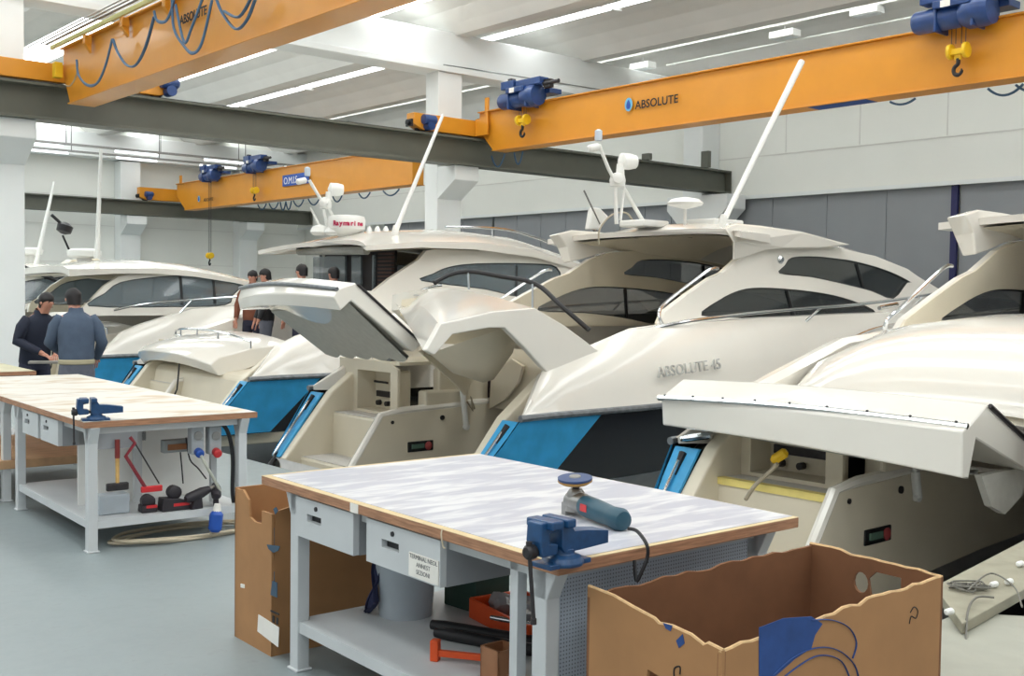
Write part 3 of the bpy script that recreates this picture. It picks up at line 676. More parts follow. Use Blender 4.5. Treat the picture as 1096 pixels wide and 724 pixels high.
def roof_extras(t, fr, full=True):
    ap = [(773, 244), (789, 239), (817, 241.5), (861, 248), (913, 262), (880, 266), (840, 266), (821, 268), (801, 275), (786, 279), (783, 260)]
    P_ = [FM.pv(a, b, .45) for a, b in ap]
    for sd in (0, 1):
        f = (lambda p: mir(p)) if sd else (lambda p: p)
        A = [f((p.x, .42 if k in (0, 10) else .48, p.z)) for k, p in enumerate(P_)]
        B = [f((p.x, .62, p.z+.02)) for p in P_] if sd else [f((p.x+(.62 if k in (0, 9, 10) else .4 if k in (1, 8) else .1), .95, p.z+(.04 if k < 5 else .08))) for k, p in enumerate(P_)]
        MB().loft([A, B]).build('hardtop_fairing', GEL, t, smooth=0, bevel=.02)
roof_extras(yM, FM); roof_extras(yN, FN)
for t in (yM, yN):
    m = MB(); m.lathe([(.05, 0), (.055, .02), (.03, .05)], (4.7, .5, 2.16), (0, -1, 0), 14); m.build('side_light', CHROME, t)
def mast(t, fr, v, P, s=1.0):
    m = MB(); q = lambda a, b, dv=0: (lambda p: V((p.x, v+dv, p.z)))(fr.pv(a, b, v))
    for pts, r in P['tubes']: m.tube([q(*p) for p in pts], r, 8)
    m.build('mast', WHITE, t)
    h = q(*P['hub']); m = MB(); m.lathe([(.02, -.09), (.1, -.08), (.11, 0), (.09, .08), (.03, .1)], h, (0, 0, 1), 16); m.lathe([(.05, 0), (.07, .03), (.07, .14), (.02, .16)], h, (-.6, -.7, .1), 14); m.build('horn', WHITE, t)
    h = q(*P['spot']); m = MB(); m.lathe([(.03, -.2), (.09, -.19), (.11, -.1), (.11, .02), (.02, .06)], h+V((.05, 0, .02)), (-1, .3, 0), 18); m.lathe([(.06, -.16), (.05, -.02)], h, (0, 0, 1), 12); m.build('searchlight', WHITE, t)
    h = q(*P['lamp']); m = MB(); m.lathe([(.045, -.07), (.05, -.05), (.05, .06), (.02, .08)], h, (0, 0, 1), 14); m.build('anchor_light', mat('clear_lens', (205, 215, 225), .15), t)
    h = q(*P['cam']); m = MB(); m.lathe([(.02, -.02), (.05, 0), (.05, .14), (.03, .16)], h, (-.9, .2, -.25), 12); m.build('camera', WHITE, t)
PM = dict(tubes=[([(660, 240), (658, 201)], .028), ([(690, 240), (667, 201)], .028), ([(664, 236), (668, 201)], .02), ([(656, 190), (651, 180), (641, 155)], .024)], hub=(661, 193), spot=(664, 174), lamp=(640.6, 145), cam=(640, 157))
mast(yM, FM, 2.5, PM)
def q25(a, b, v=2.5): p = FM.pv(a, b, v); return V((p.x, v, p.z))
m = MB(); c = q25(733, 238, 1.7); m.tube([c-V((0,0,.05)), c+V((0, 0, .2))], .022, 8); m.lathe([(.02, .17), (.22, .22), (.24, .25), (.18, .3), (.02, .33)], c, (0, 0, 1), 22); m.build('satellite_antenna', WHITE, yM)
m = MB(); m.tube([q25(625, 204, 2.9), q25(642, 240, 2.9)], .012, 6); m.build('whip_antenna', STEEL, yM)
m = MB(); ol = [q25(a, b, 2.95) for a, b in [(628, 246), (632, 222), (640, 223), (649, 232), (640, 246)]]; m.prism([(p.x, p.z) for p in ol], None, lambda a, b, z: (a, z, b), 2.9, 3.0); m.build('radar_fin', WHITE, yM, bevel=.02)
m = MB(); m.tube(smooth_poly([q25(a, b, 2.7) for a, b in [(641, 262), (642, 245), (655, 230), (670, 228), (677, 236)]], 5, False), .012, 6); m.build('cable', CABLEG, yM)
m = MB(); m.box((q25(680, 240, 2.2).x, 2.05, 2.6), (q25(680, 240, 2.2).x+.5, 2.5, 2.69)); m.build('antenna_base', WHITE, yM, smooth=0, bevel=.02)
MB().box((4.4, 1.3, 2.6), (5.0, 1.8, 2.70)).build('antenna_base', WHITE, yM, smooth=0, bevel=.02)
def whip(t, fr, a, b, v, dv, r0=.045, r1=.022):
    p = fr.pv(a[0], a[1], v); q = fr.pv(b[0], b[1], v+dv); m = MB(); p = V((p.x, v, p.z)); q = V((q.x, v+dv, q.z))
    m.tube([p, p+(q-p)*.08, q], [r0*1.2, r0, r1], 8); m.lathe([(.05, -.08), (.06, 0), (.03, .1)], p, (0, 0, 1), 10); m.build('whip_antenna', WHITE, t)
whip(yM, FM, (774, 238), (858, 66), .95, .1, .035, .045)
# raised stern hatch pieces -------------------------------------------------
def ring3(fr, px, v): return [V((p.x, v, p.z)) for p in (fr.pv(a, b, v) for a, b in px)]
def inset_v(ring, v): return [V((p.x, v, p.z)) for p in ring]
# M: sun pad lid A
s_px = [(357, 318), (362, 310), (380.5, 303), (451, 369), (442, 377), (376, 322), (364.5, 333)]
p_px = [(254.5, 321), (258, 309), (283, 302), (352, 366), (344, 372), (288, 331), (257, 332)]
SA = ring3(FM, s_px, 1.42); PA = ring3(FM, p_px, 3.9)
def blend(A, B, s_, bulge): return [a.lerp(b, s_)+V(bulge) for a, b in zip(A, B)]
m = MB(); m.loft([blend(SA, PA, s_, (-.14*math.sin(PI*s_), 0, .05*math.sin(PI*s_))) for s_ in [k/6 for k in range(7)]]); hA = m.build('stern_hatch_lid', GEL, yM, smooth=30, bevel=.012)
m = MB(); m.tube([a+V((-.012, 0, .004)) for a in [blend(SA, PA, s_, (-.14*math.sin(PI*s_), 0, .05*math.sin(PI*s_)))[1] for s_ in [k/8 for k in range(9)]]], .022, 8); m.build('trim_strip', RUB, hA)
# scalloped foam liner below the lid
def liner(fr, a0, a1, b0, b1, v0, v1, parent, n=5, amp=.05):
    m = MB(); N = n*8; top = []; bot = []
    for k in range(N+1):
        s_ = k/N; A = a0.lerp(a1, s_); B = b0.lerp(b1, s_); sc = amp*abs(math.sin(PI*n*s_)); d_ = (B-A).normalized()
        top.append(A); bot.append(B+d_*sc)
    m.loft([top, bot], False, False); up = [p+V((.02, 0, .03)) for p in top]; lo = [p+V((.02, 0, .03)) for p in bot]
    m.loft([up, lo], False, False); m.loft([bot, lo], False, False); m.loft([top, up], False, False)
    return m.build('foam_liner', LINER, parent, smooth=0)
liner(FM, SA[5]+V((.0, .03, -.03)), PA[5]+V((.0, -.05, -.03)), SA[4]+V((0, .1, -.08)), PA[4]+V((0, -.1, -.08)), 0, 0, hA, 5, .06)
m = MB(); e = SA; m.tube([SA[2]+V((.015, -.01, -.01)), SA[3]+V((.015, -.01, 0))], .014, 6); m.build('seal', DSTEEL, hA)
# M: cockpit sun pad / arch shell B
sB = [(453, 375), (469, 346), (521, 334), (569, 329.5), (600, 348), (645, 381), (600, 409), (589, 406), (560, 374), (537, 351), (520, 351), (481, 358), (462, 380)]
B0 = ring3(FM, sB, .28)
def arch(t, B0, hi, name='sunpad_shell', vport=3.45, lift=.22, pu=.25):
    outer = B0[:6]; inn = B0[7:][::-1]     # outer chain aft->fwd ; inner chain fwd->aft reversed
    n_ = len(outer); m = MB()
    K = 10; rings = []
    for k in range(K+1):
        s_ = k/K; v = B0[0].y+(vport-B0[0].y)*s_; bz = lift*math.sin(min(1, s_*1.35)*PI/2); r_ = []
        for i, p in enumerate(outer):
            w = (0, .8, 1, 1, .8, .2)[i]; r_.append(V((p.x+s_*(1.85, 1.85, 1.3, .5, .1, 0)[i], v, p.z+bz*w-(.12*s_**3*w)+(.4*s_ if i == 0 else 0))))
        rings.append(r_)
    m.loft(rings, False, False); o = m.build(name, GEL, t, smooth=28)
    # starboard skirt (thick band)
    m = MB(); m.prism([(p.x, p.z) for p in B0], None, lambda a, b, z: (a, z, b), B0[0].y-.05, B0[0].y+.03); m.build('skirt', GEL, o, smooth=0, bevel=.012)
    # underside lining
    m = MB(); rr = []
    for r_ in rings[:-1]: rr.append([r_[0]+V((.06, .04, -.02)), r_[1]+V((.06, .04, -.08)), r_[2]+V((0, .04, -.09)), r_[3]+V((0, .04, -.09)), r_[4]+V((-.06, .04, -.08)), r_[5]+V((-.08, .04, -.02))])
    m.loft(rr, False, False); m.build('lining', TAN, o, smooth=28)
    return o
aM = arch(yM, B0, 0)
# inside the arch: moulded panels, doorway
m = MB(); P = lambda a, b, v: (lambda p: V((p.x, v, p.z)))(FM.pv(a, b, v))
m.lathe([(.06, 0), (.34, .2), (.5, .45)], P(523, 402, 1.1)+V((0, 0, -.06)), (-.2, .3, 1), 18); m.build('moulded_funnel', TAN, aM, smooth=60)
bh = []
bu = 1.62; m = MB(); m.prism([(.45, .3), (2.95, .3), (2.95, .95), (2.3, 1.3), (.45, 1.0)], None, lambda y, z, q: (q, y, z), bu, bu+.05); m.build('cockpit_bulkhead', TAN, yM, smooth=0)
def plate_u(pts, u, th, nm, mt_, par):
    q_ = [FM.pu(a, b, u) for a, b in pts]; m = MB(); m.prism([(p.y, p.z) for p in q_], None, lambda y, z, q: (q, y, z), u-th, u); return m.build(nm, mt_, par, smooth=0, bevel=.006)
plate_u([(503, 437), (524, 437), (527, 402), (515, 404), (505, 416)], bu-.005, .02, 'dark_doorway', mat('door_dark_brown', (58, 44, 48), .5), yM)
plate_u([(526, 438), (528, 402), (550, 384), (562, 392), (557, 410), (543, 428)], bu-.03, .04, 'cockpit_moulding', TAN, yM)
def plate_v(pts, v, th, nm, mt_, par):
    q_ = [FM.pv(a, b, v) for a, b in pts]; m = MB(); m.prism([(p.x, p.z) for p in q_], None, lambda a, b, q: (a, q, b), v, v+th); return m.build(nm, mt_, par, smooth=0, bevel=.008)
plate_v([(449, 376), (462, 368), (478, 378), (492, 389), (512, 401), (504, 412), (498, 424), (490, 414), (470, 396)], 1.9, .03, 'hinged_flap', TAN, aM)
m = MB(); m.prism([(2.3, .36), (2.9, .36), (2.9, .9), (2.55, .75)], None, lambda a, b, q: (a, q, b), .45, 1.0); m.build('cockpit_moulding', TAN, yM, smooth=0, bevel=.02)
# strut between wall and lid
def strut(t, fr, a, b, v, r=.028, name='lift_strut'):
    p = fr.pv(a[0], a[1], v); q = fr.pv(b[0], b[1], v); m = MB(); p = V((p.x, v, p.z)); q = V((q.x, v, q.z))
    m.tube([p, p.lerp(q, .62)], r, 10); m.tube([p.lerp(q, .6), q], r*.55, 8); m.lathe([(.04, -.02), (.04, .02)], p, (0, 1, 0), 10); m.lathe([(.035, -.02), (.035, .02)], q, (0, 1, 0), 10)
    m.build(name, WHITE if name == 'lift_strut' else BLACK, t)
strut(yM, FM, (499, 457), (492, 390), 2.36, .035)
m = MB(); m.tube([P(492, 390, 2.3), P(455, 378, 1.5)], .012, 6); m.tube([P(500, 430, 2.3), P(506, 440, 2.3), P(504, 425, 2.3), P(508, 438, 2.3)], .012, 6); m.build('cable', CABLEG, yM)
# black padded bar over the sun pad
m = MB(); pts = [P(465, 303, 3.0), P(482, 294, 3.0), P(504, 291, 2.9), P(535, 296, 2.7), P(573, 304, 2.4), P(600, 327, 2.0), P(631, 354, 1.7)]
m.tube(smooth_poly(pts, 4, False), .03, 8); m.build('bimini_bar', BLACK, yM)
m = MB(); m.tube([P(570, 304, 2.4), P(570, 345, 2.4)], .014, 6); m.tube([P(501, 292, 2.9), P(502, 310, 2.9)], .014, 6); m.build('bimini_bar', CHROME, yM)
# logo text on the sun pad shell
pt = FM.pz(427, 323, 1.66); text('ABSOLUTE', .1, mat('grey_lettering', (120, 135, 150), .5), aM, face_matrix((.75, 2.85, 1.655), (.25, -1, 0), (1, .25, .1)), depth=.006)
# settee rim inside middle yacht
m = MB(); m.box((3.9, .5, .36), (4.6, 2.2, .72)); m.build('settee', TAN, yM, smooth=0, bevel=.04)
# lettering on the topside
pt = FM.pv(702, 403.5, .02); 
text('ABSOLUTE 45', .165, mat('silver_lettering', (206, 206, 202), .25, metal=.3), yM, face_matrix((pt.x, -.012, pt.z-.01), (1, .012, .06), (0, .2, 1)), depth=.02, spacing=1.08)
# N: lid A (wide, low)
sN = [(1030, 462), (1037, 457), (1057, 433), (1110, 484), (1100, 505), (1045, 470), (1037, 513), (1030, 512)]
lip_line = [(1037, 457), (940, 441), (858, 429.5), (780, 427), (706, 427)]
SN = ring3(FN, sN, 1.35)
pN = [(708, 431), (706, 426), (731, 406), (790, 440), (785, 452), (735, 436), (712, 456), (709, 455)]
PN = ring3(FN, pN, 3.9)
m = MB(); rg = [blend(SN, PN, s_, (-.06*math.sin(PI*s_), 0, .035*math.sin(PI*s_))) for s_ in [k/8 for k in range(9)]]; m.loft(rg); hN = m.build('stern_hatch_lid', GEL, yN, smooth=30, bevel=.012)
m = MB(); m.tube([r_[1]+V((-.012, 0, .0)) for r_ in rg], .022, 8); m.build('trim_strip', CHROME, hN)
m = MB()
for k in range(9): 
    s_ = .03+k*.118; r_ = blend(SN, PN, s_, (-.06*math.sin(PI*s_), 0, .035*math.sin(PI*s_))); m.lathe([(.012, 0), (.008, .008)], r_[1]+V((-.01, 0, .02)), (-.5, 0, 1), 8)
m.build('screw', DSTEEL, hN)
liner(FN, SN[6]+V((.08, .12, 0)), PN[6]+V((.08, -.12, 0)), SN[6]+V((.35, .12, -.02)), PN[6]+V((.35, -.12, -.02)), 0, 0, hN, 5, .1)
m = MB(); m.tube([SN[2]+V((.015, -.01, -.01)), SN[3]+V((.015, -.01, 0))], .016, 6); m.build('seal', DSTEEL, hN)
m = MB(); m.prism([(p.x, p.z) for p in [SN[4]+V((-.45, 0, .0)), SN[4]+V((-.3, 0, -.22)), SN[4]+V((-.1, 0, -.3)), SN[4]+V((.15, 0, -.2)), SN[4]+V((.2, 0, 0))]], None, lambda a, b, z: (a, z, b), 1.45, 1.5); m.build('foam_liner', LINER, hN, smooth=0)
# N: dome shell B
dome = MB(); rings = []
for k in range(11):
    s_ = k/10; v = .5+(3.42-.5)*s_; bz = 1-abs(2*s_-1)**3; r_ = []
    for (u, z) in ((.75, .92), (.8, 1.08), (1.25, 1.36), (1.9, 1.52), (2.9, 1.58), (3.9, 1.54)):
        r_.append((u-.25*bz, v, z-.22*(1-bz)))
    rings.append(r_)
dome.loft(rings, False, False); aN = dome.build('sunpad_shell', GEL, yN, smooth=60)
m = MB(); m.loft([[(a+.04, b, c-.06) for a, b, c in r_] for r_ in rings], False, False); m.build('lining', TAN, aN, smooth=60)
lt = FN.pv(1033, 415, 1.9)
text('ABSOLUTE', .11, mat('grey_lettering_2', (120, 135, 150), .5), aN, face_matrix((1.15, 2.35, 1.36), (.12, -1, 0), (1, .12, .45)), depth=.006)
m = MB(); pN_ = lambda a, b, v: (lambda p: V((p.x, v, p.z)))(FN.pv(a, b, v))
strut(yN, FN, (982, 532), (978, 488), 2.36, .035)
m = MB(); m.box((.04, 2.46, .248), (.12, 3.55, .256)); m.box((.045, 2.46, .2), (.055, 3.55, .256)); m.build('masking_tape', TAPE, yN, smooth=0)
m = MB(); m.tube(smooth_poly([pN_(832, 497, 2.9), pN_(822, 507, 3.0), pN_(808, 520, 3.1), pN_(798, 535, 3.1)], 5, False), .016, 6); m.build('cable', CABLEG, yN)
m = MB(); c = pN_(826, 494, 3.0); m.lathe([(.02, 0), (.04, .03), (.04, .12), (.02, .14)], c, (.3, -.6, .5), 10); m.build('plug', YELD, yN)
m = MB(); m.tube(smooth_poly([pN_(764, 467, 3.85), pN_(748, 480, 3.85), pN_(730, 500, 3.88), pN_(712, 522, 3.9)], 5, False), .03, 8); m.build('fender_hose', BLACK, yN)
m = MB(); m.tube([pN_(730, 470, 3.9)+V((0,0,.0)), pN_(762, 466, 3.6)], .03); m.build('cleat', CHROME, yN)
m = MB(); m.tube([pN_(941, 330, 3.6), pN_(960, 326, 3.6)], .02); m.build('cleat', CHROME, yN)
# far yachts ---------------------------------------------------------------
F1 = H.at(0, 5.52, 0)
s1 = uz(F1, [(391, 311), (401, 312), (420, 298), (452, 278), (462, 268), (500, 262), (562, 268), (600, 280)], .5)
w1 = uz(F1, [(453, 301), (466, 293), (483, 286), (513, 282), (574, 282), (600, 286), (600, 305), (560, 318), (520, 310)], .5)
s1 = [(2.2, 1.25)]+s1+[(7.4, 2.0), (8.6, 1.6), (8.6, 1.25)]
cfg1 = dict(port_side=[(3.05, 1.25), (3.05, 2.4), (4.6, 2.42), (6.2, 2.3), (7.4, 2.0), (8.6, 1.6), (8.6, 1.25)], side=s1, wins=[w1], smooth=0, arc=.5, lin=3, pale=True, v=.45,
            mullions=[(w1[3][0]+.9, w1[3][1]-.02, w1[3][0]+.8, 1.6)],
            roof=[(2.0, 2.36, 2.5, .3, .07), (3.0, 2.46, 2.66, .3, .09), (4.2, 2.5, 2.76, .4, .12), (5.5, 2.42, 2.7, .5, .12), (6.8, 2.18, 2.45, .6, .1), (7.8, 1.9, 2.1, .62, .08), (8.8, 1.6, 1.75, .65, .08)],
            rails=[dict(top=[(2.6, .45, 1.4), (2.65, .45, 1.5), (3.2, .45, 1.75), (3.5, .45, 1.8)], posts=[]), dict(top=[(3.6, .5, 2.72), (5.0, .6, 2.74), (6.3, .7, 2.5)], posts=[((4.6, .55, 2.6), (4.6, .55, 2.73))])])
y1 = yacht(F1, 'second motor yacht back with long flat hardtop and a round radar dome', cfg1)
P1 = lambda a, b, v: (lambda p: V((p.x, v, p.z)))(F1.pv(a, b, v))
PM1 = dict(tubes=[([(352, 252), (346, 224)], .03), ([(366, 252), (350, 220)], .03), ([(347, 252), (332, 222)], .02), ([(343, 213), (331, 193)], .028)], hub=(348, 218), spot=(352, 204), lamp=(329, 184), cam=(327, 193))
mast(y1, F1, 2.6, PM1)
c = P1(371, 249, 2.2)
m = MB(); m.lathe([(.1, -.1), (.2, -.02), (.3, .06), (.31, .2), (.29, .26), (.2, .28), (.02, .285)], c, (0, 0, 1), 28); rad = m.build('radar_dome', WHITE, y1)
mt = mat('raspberry_red_lettering', (190, 20, 80), .5)
# lettering wrapped on the dome side facing the camera
word = 'Raymarine'; fwd = (H.loc(CAM)-(H.loc(F1.o)+c)).normalized(); a0 = math.atan2(fwd.y, fwd.x)-.75
for i, ch in enumerate(word):
    a = a0+i*.19; o = c+V((.318*math.cos(a), .318*math.sin(a), .1)); text(ch, .11, mt, rad, face_matrix(o, (-math.sin(a), math.cos(a), 0), (0, 0, 1)), bold=.004)
m = MB(); m.lathe([(.1, 0), (.16, .05), (.12, .14), (.02, .18)], P1(342, 252, 2.6), (0, 0, 1), 14); m.lathe([(.1, 0), (.14, .05), (.1, .12), (.02, .15)], P1(356, 252, 2.3), (0, 0, 1), 14)
m.build('antenna_base', WHITE, y1)
for px_ in (395, 404, 413): MB().lathe([(.06, -.02), (.05, .06), (.02, .12)], P1(px_, 250, 2.0), (0, 0, 1), 10).build('antenna_base', WHITE, y1)
whip(y1, F1, (423, 248), (474, 123), .9, .1, .04, .025)
# aft bulkhead of the far yacht: glass doors and louvres
ub_ = 3.0
def bq(px, py): p = F1.pu(px, py, ub_); return p
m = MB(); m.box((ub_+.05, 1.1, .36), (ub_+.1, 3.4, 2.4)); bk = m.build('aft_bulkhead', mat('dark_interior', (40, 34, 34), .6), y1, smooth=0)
for a, b in ((335, 369), (376, 386), (398, 400)):
    ya, yb = bq(a, 300).y, bq(b, 300).y; MB().box((ub_, yb, .5), (ub_+.04, ya, 2.28)).build('door_glass', GLASSB, y1, smooth=0)
m = MB()
for k in range(14): m.box((ub_+.0, 1.1, 1.5+k*.06), (ub_+.05, bq(404, 300).y, 1.53+k*.06))
m.build('louvre', mat('brown_louvre', (86, 60, 52), .6), y1, smooth=0)
m = MB(); m.tube([(2.6, 1.2, 2.33), (2.6, 3.3, 2.36)], .07, 10); m.build('rolled_awning', LINER, y1)
m = MB(); m.prism([(3.2, 1.75), (6.4, 1.7), (6.4, 2.2), (3.8, 2.2)], None, lambda a, b, q: (a, q, b), 1.3, 1.35); m.build('cabin_joinery', BROWNW, y1, smooth=0)
# closed lid at its stern
def closed_lid(t, fr, pxs_v):
    top = [(-.12, .62), (.0, .72), (.5, .84), (1.2, .9), (1.3, .8), (.3, .5), (0, .46)]
    m = MB(); rg = []
    for k in range(9):
        s_ = k/8; v = 1.2+(BEAM-.1-1.2)*s_; bz = 1-abs(2*s_-1)**3
        rg.append([(a-.22*bz+.12, v, b+.14*bz) for a, b in top])
    m.loft(rg); o = m.build('stern_hatch_lid', GEL, t, smooth=35, bevel=.015)
    m = MB(); m.tube([V(r_[2])+V((0, 0, .1)) for r_ in rg], .018, 8)
    for k in (0, 2, 4, 6, 8): m.tube([V(rg[k][2]), V(rg[k][2])+V((0, 0, .1))], .012, 6)
    m.build('grab_rail', CHROME, t)
    m = MB(); m.tube([(-.02, 2.2, .6), (-.05, 2.22, .2), (-.3, 2.25, -.35)], .012, 6); m.build('cable', BLACK, t)
    m = MB(); m.prism([(.0, -.3), (.15, .42), (.2, .5), (1.0, .6), (1.0, -.3)], None, lambda a, b, q: (a, q, b), .4, BEAM-.4); m.build('transom', TAN, t, smooth=0, bevel=.06)
closed_lid(y1, F1, None)
F2 = H.at(0, 11.15, 0)
s2 = uz(F2, [(88, 329), (94, 324), (112, 306), (128, 296), (160, 290), (200, 289), (240, 294), (264, 301)], .5)
w2 = uz(F2, [(94, 328), (112, 314), (130, 302), (173, 296), (205, 295), (240, 298), (262, 303), (250, 316), (240, 327), (180, 329)], .5)
s2 = [(-.1, 1.2)]+s2+[(4.2, 1.7), (5.2, 1.45), (5.2, 1.2)]
cfg2 = dict(side=s2, wins=[w2], smooth=0, arc=.2, lin=3, pale=True, mullions=[(1.75, 1.95, 1.75, 1.4), (2.4, 1.9, 2.4, 1.42)],
            roof=[(-.35, 2.0, 2.08, .35, .12), (.4, 2.04, 2.18, .35, .1), (1.2, 2.06, 2.24, .42, .1), (2.0, 2.02, 2.2, .46, .1), (2.8, 1.9, 2.06, .5, .08), (3.6, 1.75, 1.88, .5, .08), (4.6, 1.56, 1.68, .52, .08)],
            rails=[dict(top=[(.4, .28, 1.3), (1.0, .22, 1.42), (2.2, .2, 1.52), (3.5, .2, 1.6), (6, .3, 1.7)], posts=[((1.6, .25, 1.25), (1.8, .2, 1.48)), ((2.9, .25, 1.28), (3.1, .2, 1.57))])])
y2 = yacht(F2, 'far motor yacht with rounded cabin and long side window, behind the two men', cfg2)
closed_lid(y2, F2, None)
P2 = lambda a, b, v: (lambda p: V((p.x, v, p.z)))(F2.pv(a, b, v))
m = MB(); A = [P2(a, b, 3.5) for a, b in [(63, 283), (71, 278), (97, 277), (126, 296), (108, 300), (80, 297)]]; B_ = [p+V((0, -.4, 0)) for p in A]; m.loft([A, B_]); m.build('hardtop_wing', TAN, y2, smooth=0, bevel=.02)
m = MB(); c = P2(90, 272, 2.2); m.lathe([(.2, -.08), (.3, -.04), (.31, .06), (.2, .1), (.02, .11)], c, (0, 0, 1), 20); m.lathe([(.12, -.3), (.14, -.08)], c, (0, 0, 1), 12); m.build('radar_dome', WHITE, y2)
whip(y2, F2, (104, 272), (108, 160), 1.2, .1, .045, .03)
m = MB(); m.tube([P2(76, 272, 2.6), P2(67, 252, 2.6)], .02); m.lathe([(.05, -.1), (.14, -.06), (.15, .06), (.05, .12)], P2(69, 245, 2.6), (.3, 0, 1), 12); m.tube([P2(66, 240, 2.6), P2(55, 230, 2.6)], .03); m.build('mast', BLACK, y2)
F3 = H.at(0.0, 16.8, 0)
cfg3 = dict(cfg2); y3 = yacht(F3, 'farthest motor yacht mostly hidden behind the left column and the men', cfg3)
P3 = lambda a, b, v: (lambda p: V((p.x, v, p.z)))(F3.pv(a, b, v))
whip(y3, F3, (38, 285), (58, 195), 1.2, .1, .05, .03)
m = MB(); m.tube([P3(20, 284, .4), P3(64, 302, .4)], .05, 8); m.build('bimini_bar', BLACK, y3)
m = MB(); c = P3(31, 270, 2.0); m.lathe([(.2, -.08), (.3, -.04), (.31, .06), (.2, .1), (.02, .11)], c, (0, 0, 1), 20); m.lathe([(.12, -.3), (.14, -.08)], c, (0, 0, 1), 12); m.build('radar_dome', WHITE, y3)
# ------------------------------------------------------------------ benches
def bench(fr, label, w, l, top, legs_y=(.06, 1.82), shelf=.23, border=True, drawers=(), vises=True):
    t = thing('workbench', label, 'workbench', fr, 'grey steel workbenches with thick wooden tops')
    m = MB(); m.box((0, 0, .807), (w, l, .846)); m.build('worktop', WOODE, t, smooth=0, bevel=.004)
    if border: MB().box((.0, .0, .8462), (w, l, .8475)).build('worktop_border', TOPB, t, smooth=0)
    b = .035 if border else .0
    MB().box((b, b*.7, .8476), (w-.01, l-b, .8495)).build('worktop_surface', top, t, smooth=0)
    for x in (.04, w-.12):
        for y in legs_y:
            m = MB(); m.box((x, y, .0), (x+.06, y+.07, .807)); m.box((x-.01, y-.01, 0), (x+.07, y+.08, .012))
            m.prism([(y-.05, .807), (y+.12, .807), (y+.07, .7), (y, .7)], None, lambda a, b_, q: (q, a, b_), x, x+.06)
            m.build('leg', BENCHG, t, smooth=0, bevel=.004)
    m = MB(); m.box((.06, legs_y[0], .76), (.1, legs_y[1], .807)); m.box((w-.1, legs_y[0], .76), (w-.06, legs_y[1], .807)); m.box((.06, legs_y[0]+.02, .76), (w-.06, legs_y[0]+.06, .807)); m.build('rail', BENCHG, t, smooth=0)
    if shelf:
        m = MB(); y0, y1 = legs_y[0]+.01, legs_y[1]+.05
        m.box((.07, y0+.02, shelf-.008), (w-.06, y1, shelf)); m.box((.05, y0, shelf-.05), (.07, y1, shelf+.001)); m.box((.07, y0, shelf-.05), (w-.06, y0+.02, shelf+.001))
        m.build('shelf', BENCHG, t, smooth=0)
    for (y0, y1) in drawers:
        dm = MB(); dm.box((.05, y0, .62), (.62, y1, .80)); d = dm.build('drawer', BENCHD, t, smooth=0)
        f = MB(); yc = (y0+y1)/2
        f.prism([(y0, .622), (y1, .622), (y1, .797), (y0, .797)], [[(yc+.02, .70), (yc+.14, .70), (yc+.14, .732), (yc+.02, .732)]], lambda a, b_, q: (q, a, b_), .02, .05); f.build('drawer_front', BENCHG, d, smooth=0, bevel=.002)
        MB().box((.046, yc+.02, .7), (.049, yc+.14, .732)).build('handle_recess', BLACK, d, smooth=0)
        MB().lathe([(.01, 0), (.01, .006)], (.02, yc+.06, .765), (-1, 0, 0), 12).build('lock', DSTEEL, d)
    return t
B1 = Frame((.155, 3.452), math.radians(39.3)); B2 = Frame((-2.689, 6.93), math.radians(38.3))
b1 = bench(B1, 'near workbench with white smeared top, two drawers and open lower shelf', 1.245, 2.045, TOPW, (.10, 1.77), .225, True, ((1.27, 1.755), (.665, 1.17)))
# paper label, sticker, string on the near bench
d2 = b1
MB().box((.015, .67, .63), (.0195, .86, .72)).build('paper_label', PAPER, b1, smooth=0)
for i, s in enumerate(('TERMINAL NEOL', 'ANNEST', 'SEZIONI')):
    text(s, .024, mat('label_ink_%d' % i, (110, 110, 110), .7), b1, face_matrix((.0145, .855-(.045 if i else 0), .70-i*.027), (0, -1, 0), (0, 0, 1)), depth=.001)
MB().box((-.0015, 1.2, .808), (0, 1.26, .846)).build('sticker', PAPER, b1, smooth=0)
MB().tube(smooth_poly([(-.004, .62, .85), (-.012, .615, .83), (-.01, .605, .79), (-.004, .6, .785)], 4, False), .003, 5).build('string', CABLE, b1)
m = MB(); m.box((.06, .27, 0), (.1, .31, .8)); m.build('leg', BENCHG, b1, smooth=0)
MB().box((.1, .13, .28), (1.1, .14, .79)).build('perforated_panel', PERF, b1, smooth=0)
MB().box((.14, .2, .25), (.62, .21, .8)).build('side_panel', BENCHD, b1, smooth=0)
b2 = bench(B2, 'middle workbench with pale worn top, blue vise and tools on its shelf', 1.18, 2.0, TOPF, (.04, 1.72), .2, False, ((1.1, 1.5), (.62, 1.03)))
MB().box((.15, .62, .201), (1.12, .63, .76)).build('back_panel', WHITE, b2, smooth=0)
MB().box((.95, .25, .0), (.99, .29, .8)).build('leg', BENCHG, b2, smooth=0)
MB().box((.5, .5, .201), (.55, .55, .8)).build('leg', BENCHG, b2, smooth=0)
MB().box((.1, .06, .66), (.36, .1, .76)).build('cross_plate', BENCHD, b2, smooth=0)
B3 = B2.at(0, 2.02)
b3 = bench(B3, 'left workbench behind the middle one, its wooden lower board showing', 1.18, 1.95, TOPF, (.12, 1.7), 0, False, ())
MB().box((-.3, .1, .26), (1.15, 1.7, .33)).build('lower_board', PLY, b3, smooth=0, bevel=.006)
B4 = Frame(B2.w(-.25, 4.6), B2.yaw)
b4 = bench(B4, 'farthest workbench at the left edge below the men, only its corner showing', 1.2, 1.3, mat('olive_top', (196, 190, 160), .5), (.06, 1.1), .2, False, ())
